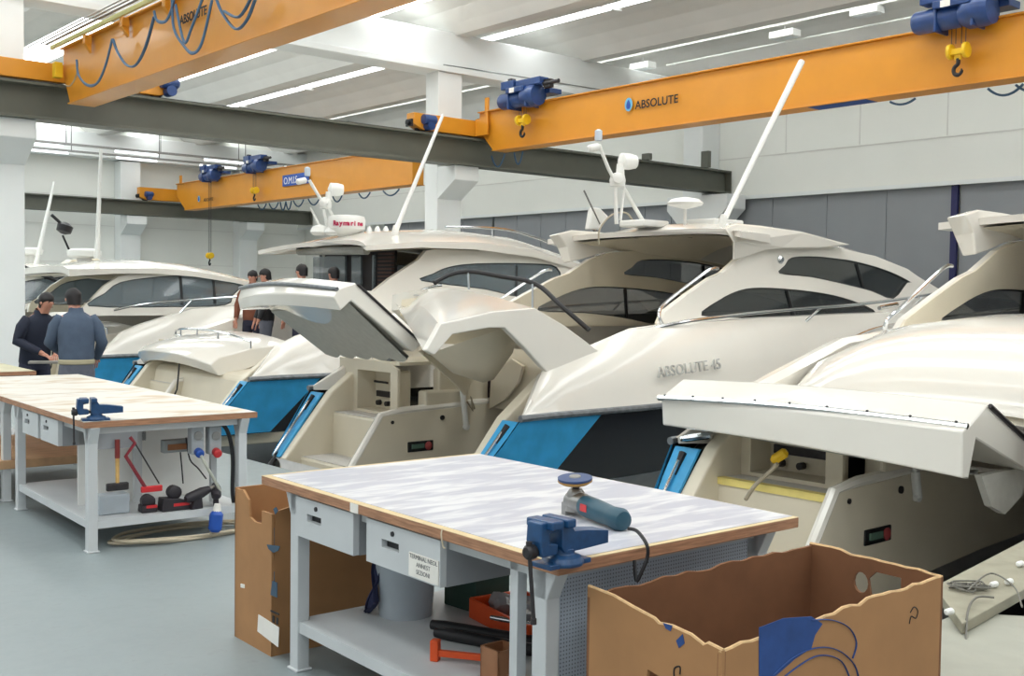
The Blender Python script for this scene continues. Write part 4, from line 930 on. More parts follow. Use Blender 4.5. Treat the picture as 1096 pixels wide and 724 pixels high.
# vises
def vise(fr, label, s=1.0):
    t = thing('bench_vise', label, 'vise', fr, 'blue bench vises')     # x along jaws' slide
    m = MB(); m.lathe([(.075, 0), (.08, .012), (.07, .03), (.045, .04), (.045, .06)], (0, 0, 0), (0, 0, 1), 24); m.box((-.11, -.05, 0), (.1, .05, .018)); m.build('base', VISE, t, bevel=.003)
    m = MB(); m.prism([(-.03, .05), (.05, .05), (.2, .055), (.2, .1), (.09, .115), (.02, .12), (-.01, .165), (-.045, .165), (-.045, .07)], None, lambda a, b, q: (a, q, b), -.042, .042)
    m.build('fixed_jaw_body', VISE, t, smooth=0, bevel=.006)
    m = MB(); m.prism([(-.06, .05), (-.135, .045), (-.15, .1), (-.145, .165), (-.065, .168), (-.06, .13), (-.10, .125), (-.10, .09), (-.06, .085)], None, lambda a, b, q: (a, q, b), -.038, .038)
    m.box((-.12, -.07, .14), (-.062, .07, .17)); m.box((-.043, -.07, .14), (.0, .07, .17)); m.build('moving_jaw', VISE, t, smooth=0, bevel=.006)
    m = MB(); m.lathe([(.022, 0), (.026, .01), (.026, .035), (.018, .045)], (-.14, 0, .065), (-1, 0, 0), 14); m.tube([(-.16, 0, .065), (.1, 0, .065)], .012, 8); m.build('screw', DSTEEL, t)
    m = MB(); m.tube([(-.17, .0, .09), (-.17, -.03, -.16)], .0075, 8); m.lathe([(.011, -.01), (.011, .01)], (-.17, -.03, -.165), (0, 0, 1), 10); m.lathe([(.011, -.01), (.011, .01)], (-.17, .0, .092), (0, 0, 1), 10); m.build('handle', DSTEEL, t)
    return t
vp = B1.pz(602, 604, .85); v = vise(B1.at(vp.x, vp.y, .85, math.radians(3)), 'blue bench vise on the front corner of the near workbench'); v.scale = (.86, .86, .9)
vp = B2.pz(103, 450, .85); v = vise(B2.at(vp.x, vp.y, .85, math.radians(-10)), 'blue bench vise on the front corner of the middle workbench'); v.scale = (.8, .8, .85)
# angle grinder
gp_ = B1.pz(640, 562, .88); gd = at_z(675, 570, .88)-at_z(610, 548, .88); gy = math.atan2(gd.y, gd.x)
Gf = Frame(at_z(617, 552, .85), gy)
g = thing('angle_grinder', 'teal angle grinder lying beside the vise with its disc facing up', 'grinder', Gf); g.scale = (1.2, 1.15, 1.15)
zc = .045
m = MB(); m.lathe([(.028, .03), (.036, .06), (.036, .12), (.033, .2), (.038, .245), (.03, .262), (.01, .27)], (0, 0, zc), (1, 0, -.05), 20); m.build('body', TEAL, g)
m = MB(); m.lathe([(.02, -.045), (.034, -.03), (.036, .04), (.03, .05)], (0, 0, zc), (1, 0, 0), 16); m.lathe([(.034, -.03), (.03, .03), (.02, .045)], (-.005, 0, zc), (0, 0, 1), 16); m.box((-.045, -.03, .0), (-.02, .03, .04)); m.build('gear_head', STEEL, g)
m = MB(); m.lathe([(.012, .03), (.012, .075)], (-.005, 0, zc), (0, 0, 1), 12); m.build('spindle', DSTEEL, g)
m = MB(); m.lathe([(.01, .072), (.05, .07), (.057, .078), (.057, .084), (.03, .086)], (-.005, 0, zc), (.06, -.1, 1), 28); m.build('disc', mat('disc_blue', (58, 78, 120), .5, metal=.2), g)
m = MB(); m.lathe([(.045, .066), (.057, .074), (.057, .078)], (-.005, 0, zc-.003), (.06, -.1, 1), 28); m.build('disc', mat('disc_tan', (170, 130, 70), .7), g)
m = MB(); m.lathe([(.02, .086), (.018, .09)], (-.005, 0, zc), (.06, -.1, 1), 18); m.build('flange', STEEL, g)
m = MB(); m.box((.075, -.0368, zc-.012), (.11, -.036, zc+.012)); m.build('label', RED, g, smooth=0)
pw = [at_z(672, 566, .90), at_z(682, 569, .895), B1.w(*B1.pv(692, 583, -.03)), B1.w(*B1.pv(693, 596, -.035)), B1.w(*B1.pv(687, 612, -.03)), B1.w(*B1.pv(681, 622, -.02)), B1.w(*B1.pv(679, 600, .0))]
gi = (Gf.M @ Matrix.Diagonal((1.2, 1.15, 1.15, 1))).inverted()
MB().tube(smooth_poly([gi @ p for p in pw], 6, False), .0055, 6).build('power_cord', BLACK, g)
# things under the near bench (on the shelf, z = .225)
SH = .225
def put(fr_px, z=SH): return B1.pz(fr_px[0], fr_px[1], z)
p = B1.pz(420, 662, SH)
bk = thing('plastic_bucket', 'translucent grey plastic bucket on the lower shelf under the drawers', 'bucket', B1.at(.5, 1.60, SH)); bk.scale = (1.22, 1.22, 1.25)
MB().lathe([(.0, 0), (.10, 0), (.118, .25), (.125, .255), (.125, .268), (.112, .268), (.094, .012), (0, .012)], (0, 0, 0), (0, 0, 1), 32).build('pail', BUCKET, bk)
MB().lathe([(.0, .014), (.095, .014), (.1, .09), (0, .09)], (0, 0, 0), (0, 0, 1), 28).build('contents', mat('grey_liquid', (120, 132, 142), .3), bk)
MB().tube([(.13*math.cos(a), .13*math.sin(a), .25-.07*abs(math.sin(a))) for a in [PI*k/12 for k in range(13)]], .003, 6).build('handle', STEEL, bk)
tag(MB().box((-.11, -.11, 0), (.11, .11, .3)).build('green_carton', GREENB, M=B1.at(.85, 1.52, SH, .1).M, smooth=0, bevel=.006), 'dark green upright carton behind the bucket', 'box')
tb = thing('tool_case', 'open orange plastic tray holding bagged parts on the shelf', 'tray', B1.at(.80, 1.12, SH, math.radians(-8)))
m = MB()
m.box((-.13, -.24, 0), (.15, .24, .012)); m.box((-.14, -.24, 0), (-.125, .24, .09)); m.box((.14, -.24, 0), (.155, .24, .09)); m.box((-.13, -.25, 0), (.15, -.235, .09)); m.box((-.13, .235, 0), (.15, .25, .09)); m.build('tray', ORANGE, tb, smooth=0, bevel=.004)
m = MB()
for k in range(9): m.lathe([(.01, -.04), (.045, -.02), (.05, .02), (.01, .04)], (random.uniform(-.06, .08), -.2+k*.05, .06+random.uniform(0, .03)), (random.random(), random.random(), .5), 9)
m.build('parts_bag', mat('clear_bag', (170, 172, 175), .25, alpha=.8), tb)
tag(MB().box((-.03, -.25, 0), (.03, .25, .19)).build('blister_carton', mat('grey_print_carton', (150, 146, 142), .6), M=B1.at(1.07, 1.1, SH).M, smooth=0), 'flat grey printed carton leaning at the back of the shelf', 'box')
tb2 = tag(MB().prism([(-.12, 0), (.12, 0), (.1, .12), (-.12, .1)], None, lambda a, b, q: (a, q, b), -.08, .08).build('red_case', RED, M=B1.at(1.0, .72, SH).M, smooth=0, bevel=.01), 'small red plastic case near the right end of the shelf', 'case')
for i, (a, b, r, mt_, lab) in enumerate((((.45, 1.32), (.72, .72), .026, BLACK, 'thick black tube lying on the shelf, left of the pair'), ((.40, 1.22), (.66, .6), .026, BLACK, 'thick black tube lying on the shelf, right of the pair'), ((.62, 1.12), (.82, .6), .012, CHROME, 'slim chrome tube lying across the black tubes'))):
    zz = SH+r+.0 if i < 2 else SH+.075; A = B1.w(a[0], a[1], zz); Bp = B1.w(b[0], b[1], zz)
    o = MB().tube([A, A.lerp(Bp, .1), Bp], [r*.8, r, r], 14).build('tube', mt_); tag(o, lab, 'tube', 'loose tubes on the shelf')
cl = thing('bar_clamp', 'orange-red bar clamp lying at the front edge of the shelf', 'clamp', B1.at(.31, .88, SH, math.radians(-55)))
MB().box((-.14, -.012, .02), (.16, .012, .045)).build('bar', ORANGE, cl, smooth=0, bevel=.003)
MB().box((-.15, -.02, 0), (-.115, .02, .085)).build('jaw', ORANGE, cl, smooth=0, bevel=.005)
MB().box((.12, -.02, 0), (.155, .02, .08)).build('jaw', RED, cl, smooth=0, bevel=.005)
pb = thing('wooden_box', 'small open plywood box standing on the shelf edge', 'box', B1.at(.30, .66, SH, math.radians(0)))
m = MB(); m.box((-.05, -.055, 0), (.06, .055, .01)); m.box((-.05, -.055, 0), (-.042, .055, .13)); m.box((.052, -.055, 0), (.06, .055, .13)); m.box((-.05, -.055, 0), (.06, -.047, .13)); m.box((-.05, .047, 0), (.06, .055, .13)); m.build('carcass', mat('plywood_brown', (160, 112, 78), .6, var=.1), pb, smooth=0)
MB().box((-.04, -.045, .01), (.05, .045, .09)).build('contents', mat('brown_contents', (120, 84, 60), .8), pb, smooth=0)
st = thing('strap_bundle', 'dark blue strap bundle hanging behind the left drawer', 'strap', B1.at(.34, 1.72, SH))
m = MB()
for k in range(4): m.tube(smooth_poly([(.02*k, -.05-.02*k, .36), (.04, -.1+.02*k, .22), (.0, -.06-.02*k, .08), (.03, .0, .01), (.08, .05, .012)], 5, False), .018, 6, flat=.4)
m.build('strap', mat('navy_strap', (36, 42, 74), .8), st)
# middle bench tools
def b2w(x, y, z): return B2.w(x, y, z)
S2 = .2
hm = thing('hammer', 'wooden-handled mallet hanging head down under the middle bench top', 'hammer', B2.at(.22, .03, .70))
MB().tube([(0, 0, 0), (.0, 0, -.26)], [.014, .012], 10).build('handle', WOODH, hm); MB().tube([(0, 0, 0.02), (0, 0, -.1)], .016, 10).build('grip', mat('red_brown_grip', (120, 40, 36), .5), hm)
MB().box((-.07, -.018, -.31), (.07, .018, -.26)).build('head', DSTEEL, hm, smooth=0, bevel=.008)
hs_ = thing('hacksaw', 'red hacksaw hanging slanted beside the mallet', 'saw', B2.at(.27, .02, .71))
MB().tube([(.03, 0, .02), (.06, 0, -.02), (.0, 0, -.1), (.13, 0, -.32)], .012, 8).build('frame', mat('dark_red_paint', (130, 36, 48), .4), hs_); MB().box((.1, -.012, -.35), (.24, .012, -.31), Matrix.Rotation(.0, 4, 'Y')).build('handle', RED, hs_, smooth=0, bevel=.006); MB().tube([(.06, 0, -.02), (.22, 0, -.3)], .005, 5).build('blade', DSTEEL, hs_)
# sockets
for i, (px, py, lab) in enumerate(((212, 476, 'grey wall socket box holding a blue plug under the bench'), (231, 476, 'grey wall socket box holding a round red plug under the bench'))):
    p = B2.pv(px, py, .12)
    t = thing('socket_box', lab, 'socket', B2.at(p.x, .12, p.z-.07), 'sockets under the middle bench')
    MB().box((-.045, 0, -.0), (.045, .08, .2)).build('housing', mat('socket_grey_%d' % i, (170, 176, 180), .5), t, smooth=0, bevel=.01)
    MB().lathe([(.03, 0), (.03, .01)], (0, 0, .13), (0, -1, 0), 16).build('dial', STEEL, t)
    m = MB(); m.lathe([(.026, -.01), (.03, .0), (.03, .04), (.022, .05)], (0, 0, .02), (0, -1, -.3), 18); m.build('plug', BLUEP if i == 0 else RED, t)
    if i == 0: MB().tube(smooth_poly([(0, -.05, 0), (.05, -.06, -.1), (.12, -.05, -.22), (.14, -.04, -.26)], 4, False), .01, 8).build('power_cord', mat('pale_cord', (190, 192, 180), .5), t)
p = B2.pv(190, 480, .3); t = thing('terminal_box', 'flat grey terminal strip box on the panel', 'socket', B2.at(p.x, .3, p.z-.03)); MB().box((-.1, 0, 0), (.1, .06, .09)).build('housing', mat('terminal_grey', (150, 156, 156), .5), t, smooth=0, bevel=.008); MB().box((-.07, -.008, .02), (.07, 0, .06)).build('cover', BROWNW, t, smooth=0)
MB().tube(smooth_poly([(.02, .0, .0), (.03, 0, -.1), (.04, .0, -.22)], 4, False), .005, 6).build('power_cord', BLACK, t); MB().tube(smooth_poly([(.06, 0, .1), (.08, -.02, -.05), (.14, -.02, -.12), (.2, -.02, -.2)], 4, False), .005, 6).build('power_cord', BLACK, t)
p = B2.pv(240, 470, .1)
tag(MB().box((0, 0, 0), (.2, .12, .13)).build('clear_parts_box', BUCKET, M=B2.at(.16, .2, .202).M, smooth=0, bevel=.008), 'grey translucent parts box on the shelf below the mallet', 'box')
tag(MB().tube(smooth_poly([B2.w(.93, .12, .80), B2.w(1.0, .1, .72), B2.w(1.04, .1, .55), B2.w(1.04, .1, .3), B2.w(1.05, .1, .21)], 6, False), .014, 8).build('air_hose', BLACK), 'thick black hose hanging beside the right leg of the middle bench', 'hose')
def power_tool(px, py, label, kind, yaw=0, s=1.0):
    p = B2.pz(px, py, S2); t = thing(kind, label, 'power tool', B2.at(p.x, p.y, S2+.002, yaw), 'power tools on the middle bench shelf')
    dk = mat('tool_dark_'+str(int(px)), (44, 40, 46), .5)
    if kind == 'battery_charger':
        MB().prism([(-.1*s, 0), (.1*s, 0), (.1*s, .05), (.02, .08*s), (-.09*s, .09*s)], None, lambda a, b, q: (a, q, b), -.05, .05).build('housing', dk, t, smooth=0, bevel=.008)
        MB().box((-.02, -.053, .03), (.09*s, -.05, .05)).build('stripe', RED, t, smooth=0); MB().lathe([(.03, -.04), (.045, -.03), (.045, .03), (.03, .04)], (0.0, 0, .11*s+.01), (0, 1, 0), 16).build('battery', dk, t)
    else:
        MB().lathe([(.02, -.1), (.034, -.08), (.036, .03), (.025, .09), (.012, .1)], (0, 0, .1), (1, 0, .25), 16).build('body', dk, t); MB().prism([(-.06, 0), (.03, 0), (.02, .1), (-.03, .1)], None, lambda a, b, q: (a, q, b), -.018, .018).build('grip', dk, t, smooth=0, bevel=.006)
        MB().lathe([(.018, 0), (.012, .04)], (.09, 0, .125), (1, 0, .25), 10).build('chuck', STEEL, t)
power_tool(158, 548, 'small dark red box-shaped charger at the left of the power tools', 'battery_charger', -.1, .55)
power_tool(186, 546, 'black battery charger with a red stripe and battery on top', 'battery_charger', .0, 1.0)
power_tool(212, 545, 'black cordless drill in the middle of the power tools', 'cordless_drill', .2)
power_tool(231, 541, 'black cordless drill farthest right by the cardboard box', 'cordless_drill', 1.2)
# cable coil and blue connector on the floor
rng = random.Random(4); t = thing('cable_coil', 'coil of beige cable lying on the floor under the middle bench', 'cable', B2.at(.72, .2, 0))
m = MB(); pts = []
for k in range(90):
    a = k*2*PI/24; r1 = .42+.05*math.sin(k*.37)+.02*(k/24); pts.append((r1*math.cos(a)*1.0+.02*math.sin(k), r1*.45*math.sin(a)+.03*math.cos(k*.3), .014+.008*(k//24)))
m.tube(smooth_poly(pts, 2, False), .0095, 6); m.tube(smooth_poly([(.35, -.1, .02), (.5, -.2, .012), (.75, -.25, .012), (1.0, -.35, .012)], 6, False), .0095, 6); m.build('cable', CABLE, t)
t = thing('cable_connector', 'blue industrial cable connector hanging just above the floor by the carton', 'connector', B2.at(.86, -.02, .05)); MB().lathe([(.03, 0), (.045, .02), (.045, .12), (.03, .14), (.02, .16)], (0, 0, .0), (.1, 0, 1), 16).build('body', BLUEP, t); MB().lathe([(.03, .14), (.02, .19)], (0, 0, 0), (.1, 0, 1), 12).build('collar', PAPER, t); MB().tube(smooth_poly([(0, 0, .02), (-.02, .02, -.02), (.1, .05, -.035)], 4, False), .008, 6).build('cord', CABLE, t)
# ------------------------------------------------------------------ cardboard boxes
def torn(a, b, z, n, amp, rnd, base=0):
    return [(a+(b-a)*k/n, z+rnd.uniform(-amp, amp)-base*0) for k in range(n+1)]
def carton_wall(m, A, B, z1pts, holes, th, side):
    # wall from A to B (2D), profile in (s, z)
    d = (B-A); Ln = d.length; d.normalize(); nrm = V((-d.y, d.x, 0))*side
    outer = [(0, 0), (Ln, 0)]+[(s, z) for s, z in reversed(z1pts)]
    m.prism(outer, holes, lambda s, z, q: A+d*s+nrm*q+V((0, 0, z)), 0, th)
rnd = random.Random(11)
C4 = [V((.25, 3.47, 0)), V((.59, 3.01, 0)), V((1.46, 3.68, 0)), V((1.13, 4.10, 0))]
cb1 = thing('cardboard_box', 'large open brown cardboard box with torn rim at bottom right', 'box', Frame(C4[1], 0), 'brown cardboard boxes')
q = [p-C4[1] for p in C4]
def rim(Ln, n, zs): 
    return [(Ln*k/n, zs[0]+(zs[1]-zs[0])*k/n+rnd.uniform(-.007, .007)) for k in range(n+1)]
L0 = (q[1]-q[0]).length; L1 = (q[2]-q[1]).length; L2 = (q[3]-q[2]).length; L3 = (q[0]-q[3]).length
r0 = [(0, .752), (.12, .748), (.2, .735), (.3, .722), (.32, .712), (.37, .718), (.45, .712), (.5, .696), (.515, .706), (L0, .70)]
r0 = [(s*L0/.57 if s < L0 else L0, z+.02) for s, z in r0]; r0 = [(min(s, L0), z) for s, z in r0]
hole0 = [(.27, .52), (.33, .47), (.43, .455), (.44, .54), (.40, .57), (.28, .585)]
m = MB(); carton_wall(m, q[0], q[1], r0, [hole0], .012, 1); m.build('side_panel', CARD, cb1, smooth=0)
r1 = rim(L1, 26, (.715, .77)); m = MB(); carton_wall(m, q[1], q[2], r1, None, .012, 1); fp = m.build('side_panel', CARD, cb1, smooth=0)
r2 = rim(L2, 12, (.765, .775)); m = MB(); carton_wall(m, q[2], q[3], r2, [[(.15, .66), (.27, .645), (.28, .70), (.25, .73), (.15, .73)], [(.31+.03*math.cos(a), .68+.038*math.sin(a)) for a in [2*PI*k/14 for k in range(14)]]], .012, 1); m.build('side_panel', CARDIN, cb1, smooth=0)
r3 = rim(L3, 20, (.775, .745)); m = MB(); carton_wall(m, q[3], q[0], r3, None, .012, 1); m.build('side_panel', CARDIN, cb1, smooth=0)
# inner faces: thin sheets coloured darker for the shade inside the box
def inner_face(A, B, rimp, holes, name='lining'):
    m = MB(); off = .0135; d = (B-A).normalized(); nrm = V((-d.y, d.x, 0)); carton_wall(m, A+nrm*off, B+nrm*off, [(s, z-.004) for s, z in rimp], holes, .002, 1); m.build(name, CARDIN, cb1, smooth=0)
inner_face(q[0], q[1], r0, [hole0]); inner_face(q[1], q[2], r1, None)
m = MB(); 
for A, B, r_ in ((q[0], q[1], r0), (q[1], q[2], r1), (q[2], q[3], r2)):
    d = (B-A).normalized(); nrm = V((-d.y, d.x, 0)); m.tube([A+d*s+nrm*.006+V((0, 0, z)) for s, z in r_], .006, 6)
m.build('torn_rim', CARDE, cb1)
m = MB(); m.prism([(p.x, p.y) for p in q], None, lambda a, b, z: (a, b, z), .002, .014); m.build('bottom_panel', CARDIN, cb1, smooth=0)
# blue print: swirl on the front panel, diamonds on the left one
def on_front(s, z, o=.0015): d = (q[2]-q[1]).normalized(); nrm = V((d.y, -d.x, 0)); return q[1]+d*s+nrm*o+V((0, 0, z))
def on_left(s, z, o=.0015): d = (q[1]-q[0]).normalized(); nrm = V((d.y, -d.x, 0)); return q[0]+d*s+nrm*o+V((0, 0, z))
def fs(px, py):      # pixel -> (s, z) on the front panel
    d = (q[2]-q[1]).normalized(); n_ = V((d.y, -d.x, 0)); r_ = ray(px, py); t_ = (C4[1]-CAM).dot(n_)/r_.dot(n_); P_ = CAM+r_*t_-C4[1]; return (P_.dot(d), P_.z)
bl = [fs(*p) for p in ((812, 672), (838, 662), (868, 660), (880, 668), (872, 680), (868, 694), (850, 706), (832, 722), (812, 735))]
m = MB(); m.prism(bl, None, lambda s, z, o: on_front(s, z, o), .0005, .002); m.build('printed_swirl', INKB, cb1, smooth=0)
m = MB()
for pts in (((868, 664), (890, 664), (908, 672), (916, 688), (912, 705)), ((815, 735), (845, 706), (872, 694), (896, 696), (914, 712), (920, 735)), ((815, 745), (850, 716), (876, 702), (900, 708), (912, 735))):
    m.tube(smooth_poly([on_front(*fs(*p), .001) for p in pts], 5, False), .0045, 6, flat=.4)
m.build('printed_swirl', INKB, cb1)
fl = lambda px, py: (lambda d: (lambda n_: (lambda r_: (lambda P_: (P_.dot(d), P_.z))(CAM+r_*((C4[0]-CAM).dot(n_)/r_.dot(n_))-C4[0]))(ray(px, py)))(V((d.y, -d.x, 0))))((q[1]-q[0]).normalized())
for poly in (((710, 667), (720, 670), (718, 676), (713, 673)), ((724, 686), (731, 679), (733, 689), (727, 694))):
    MB().prism([fl(*p) for p in poly], None, lambda s, z, o: on_left(s, z, o), .0005, .002).build('printed_mark', INKB, cb1, smooth=0)
m = MB(); m.tube(smooth_poly([on_front(*fs(*p), .001) for p in ((974, 656), (978, 650), (982, 654), (980, 662), (975, 660), (973, 668))], 4, False), .002, 5); m.build('printed_mark', INK, cb1); m = MB(); m.tube(smooth_poly([on_left(*fl(*p), .001) for p in ((722, 728), (722, 716), (728, 714), (728, 722))], 4, False), .0025, 5); m.build('printed_mark', INK, cb1)
# left carton behind the near bench
LB = B1.at(.045, 2.03)
cb2 = thing('cardboard_box', 'tall brown cardboard box with handling symbols beside the near workbench leg', 'box', LB, 'brown cardboard boxes')
w_, d_, h_ = .85, .385, .735
m = MB(); m.prism([(0, 0), (d_, 0), (d_, h_), (.34, h_-.005), (.30, h_-.0), (.24, h_-.04), (.225, h_-.12), (.17, h_-.135), (.1, h_-.13), (.1, h_-.07), (0, h_-.07)], None, lambda y, z, q_: (q_, y, z), 0, .012); m.build('side_panel', CARD, cb2, smooth=0)
m = MB(); m.prism([(0, 0), (w_, 0), (w_, h_), (0.3, h_-.01), (.02, h_-.06)], None, lambda x_, z, q_: (x_, q_, z), 0, .012); m.build('side_panel', CARD, cb2, smooth=0)
m = MB(); m.box((0, d_-.012, 0), (w_, d_, h_)); m.build('side_panel', CARD, cb2, smooth=0)
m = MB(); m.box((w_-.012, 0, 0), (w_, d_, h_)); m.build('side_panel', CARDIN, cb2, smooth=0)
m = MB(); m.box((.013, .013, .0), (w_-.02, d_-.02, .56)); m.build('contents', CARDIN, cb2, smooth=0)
# symbols: lamp shade, bottle, arrows; white label
def sy(px, py): r_ = LB.pu(px, py, 0); return (r_.y, r_.z)
m = MB()
for poly in (((286, 583), (300, 585), (298, 590), (293, 592), (288, 588)), ((292, 622), (297, 624), (297, 640), (290, 637)), ((293, 545), (296, 543), (298, 547), (295, 551))):
    m.prism([sy(*p) for p in poly], None, lambda y, z, q_: (q_, y, z), -.003, 0)
m.tube([(-.002,)+sy(294, 565), (-.002,)+sy(294, 584)], .0012, 4); m.tube([(-.002,)+sy(294, 612), (-.002,)+sy(294, 624)], .002, 4)
m.build('printed_symbol', mat('ink_slate', (60, 84, 104), .7), cb2, smooth=0)
m = MB()
for poly in (((290, 653), (299, 657), (299, 659), (290, 655)), ((292, 659), (294, 660), (294, 667), (292, 666)), ((296, 661), (298, 662), (298, 669), (296, 668))):
    m.prism([sy(*p) for p in poly], None, lambda y, z, q_: (q_, y, z), -.003, 0)
m.build('printed_symbol', INK, cb2, smooth=0)
m = MB(); m.prism([sy(277, 658), sy(299, 672), sy(298, 693), sy(276, 676)], None, lambda y, z, q_: (q_, y, z), -.003, 0); m.build('paper_label', PAPER, cb2, smooth=0)
m = MB(); m.prism([sy(258, 625), sy(262, 626), sy(262, 630), sy(258, 629)], None, lambda y, z, q_: (q_, y, z), -.003, 0); m.build('sticker', PAPER, cb2, smooth=0)
# ------------------------------------------------------------------ plank, cables and panel at lower right
zP = .42
PP = [at_z(a, b, zP) for a, b in ((1000, 628), (1120, 566), (1120, 618), (1064, 649), (1030, 668))]
m = MB(); m.prism([(p.x, p.y) for p in PP], None, lambda a, b, z: (a, b, z), zP-.045, zP); tag(m.build('dusty_plank', mat('dusty_board', (150, 146, 128), .8, var=.1, scale=9), smooth=0, bevel=.004), 'dusty pale board with loose cables right of the big cardboard box', 'board')
bf_ = Frame(at_z(1050, 630, zP), 0)
ctr = [sum((p for p in PP), V((0, 0, 0)))/5]
for p in PP: 
    continue; MB().box((c_.x-.03, c_.y-.03, -.0), (c_.x+.03, c_.y+.03, zP-.045)).build('trestle_leg', STEEL, bpy.data.objects['dusty_plank'])
t = thing('cable_tangle', 'tangle of grey cables with white plugs on the dusty board', 'cable', Frame(at_z(1036, 632, zP), 0))
cen = at_z(1036, 632, zP); rng = random.Random(5); pts = []
for k in range(46): a = k*.9; pts.append((.07*math.cos(a)+rng.uniform(-.03, .03), .05*math.sin(a)+rng.uniform(-.03, .03), .008+.02*rng.random()))
m = MB(); m.tube(smooth_poly(pts, 3, False), .004, 5)
l2 = [at_z(a, b, zP+.03)-cen for a, b in ((1036, 632), (1060, 614), (1085, 628), (1094, 650))]; m.tube(smooth_poly(l2, 6, False), .004, 5)
l3 = [at_z(a, b, zP+.02)-cen for a, b in ((1064, 640), (1045, 640), (1036, 655))]+[at_z(1034, 690, .36)-cen, at_z(1036, 715, .33)-cen]; m.tube(smooth_poly(l3, 6, False), .005, 5); m.build('cable', mat('grey_cord', (110, 108, 100), .6), t)
for a, b in ((1064, 625), (1016, 654), (1080, 622), (1092, 603)):
    p = at_z(a, b, zP+.02)-cen; MB().lathe([(.008, -.024), (.014, -.016), (.014, .016), (.008, .024)], (p.x, p.y, .016), (.8, .6, 0), 10).build('plug', WHITE, t)
zq = .36
PP = [at_z(a, b, zq) for a, b in ((1000, 668), (1030, 655), (1062, 652), (1072, 661), (1120, 664), (1120, 760), (1000, 745))]
m = MB(); m.prism([(p.x, p.y) for p in PP], None, lambda a, b, z: (a, b, z), zq-.3, zq); tag(m.build('fibreglass_panel', mat('raw_fibreglass', (160, 160, 148), .7, var=.05), smooth=0, bevel=.02), 'pale raw fibreglass part at the bottom right corner', 'panel')
bpy.data.objects['fibreglass_panel'].location.z = .012
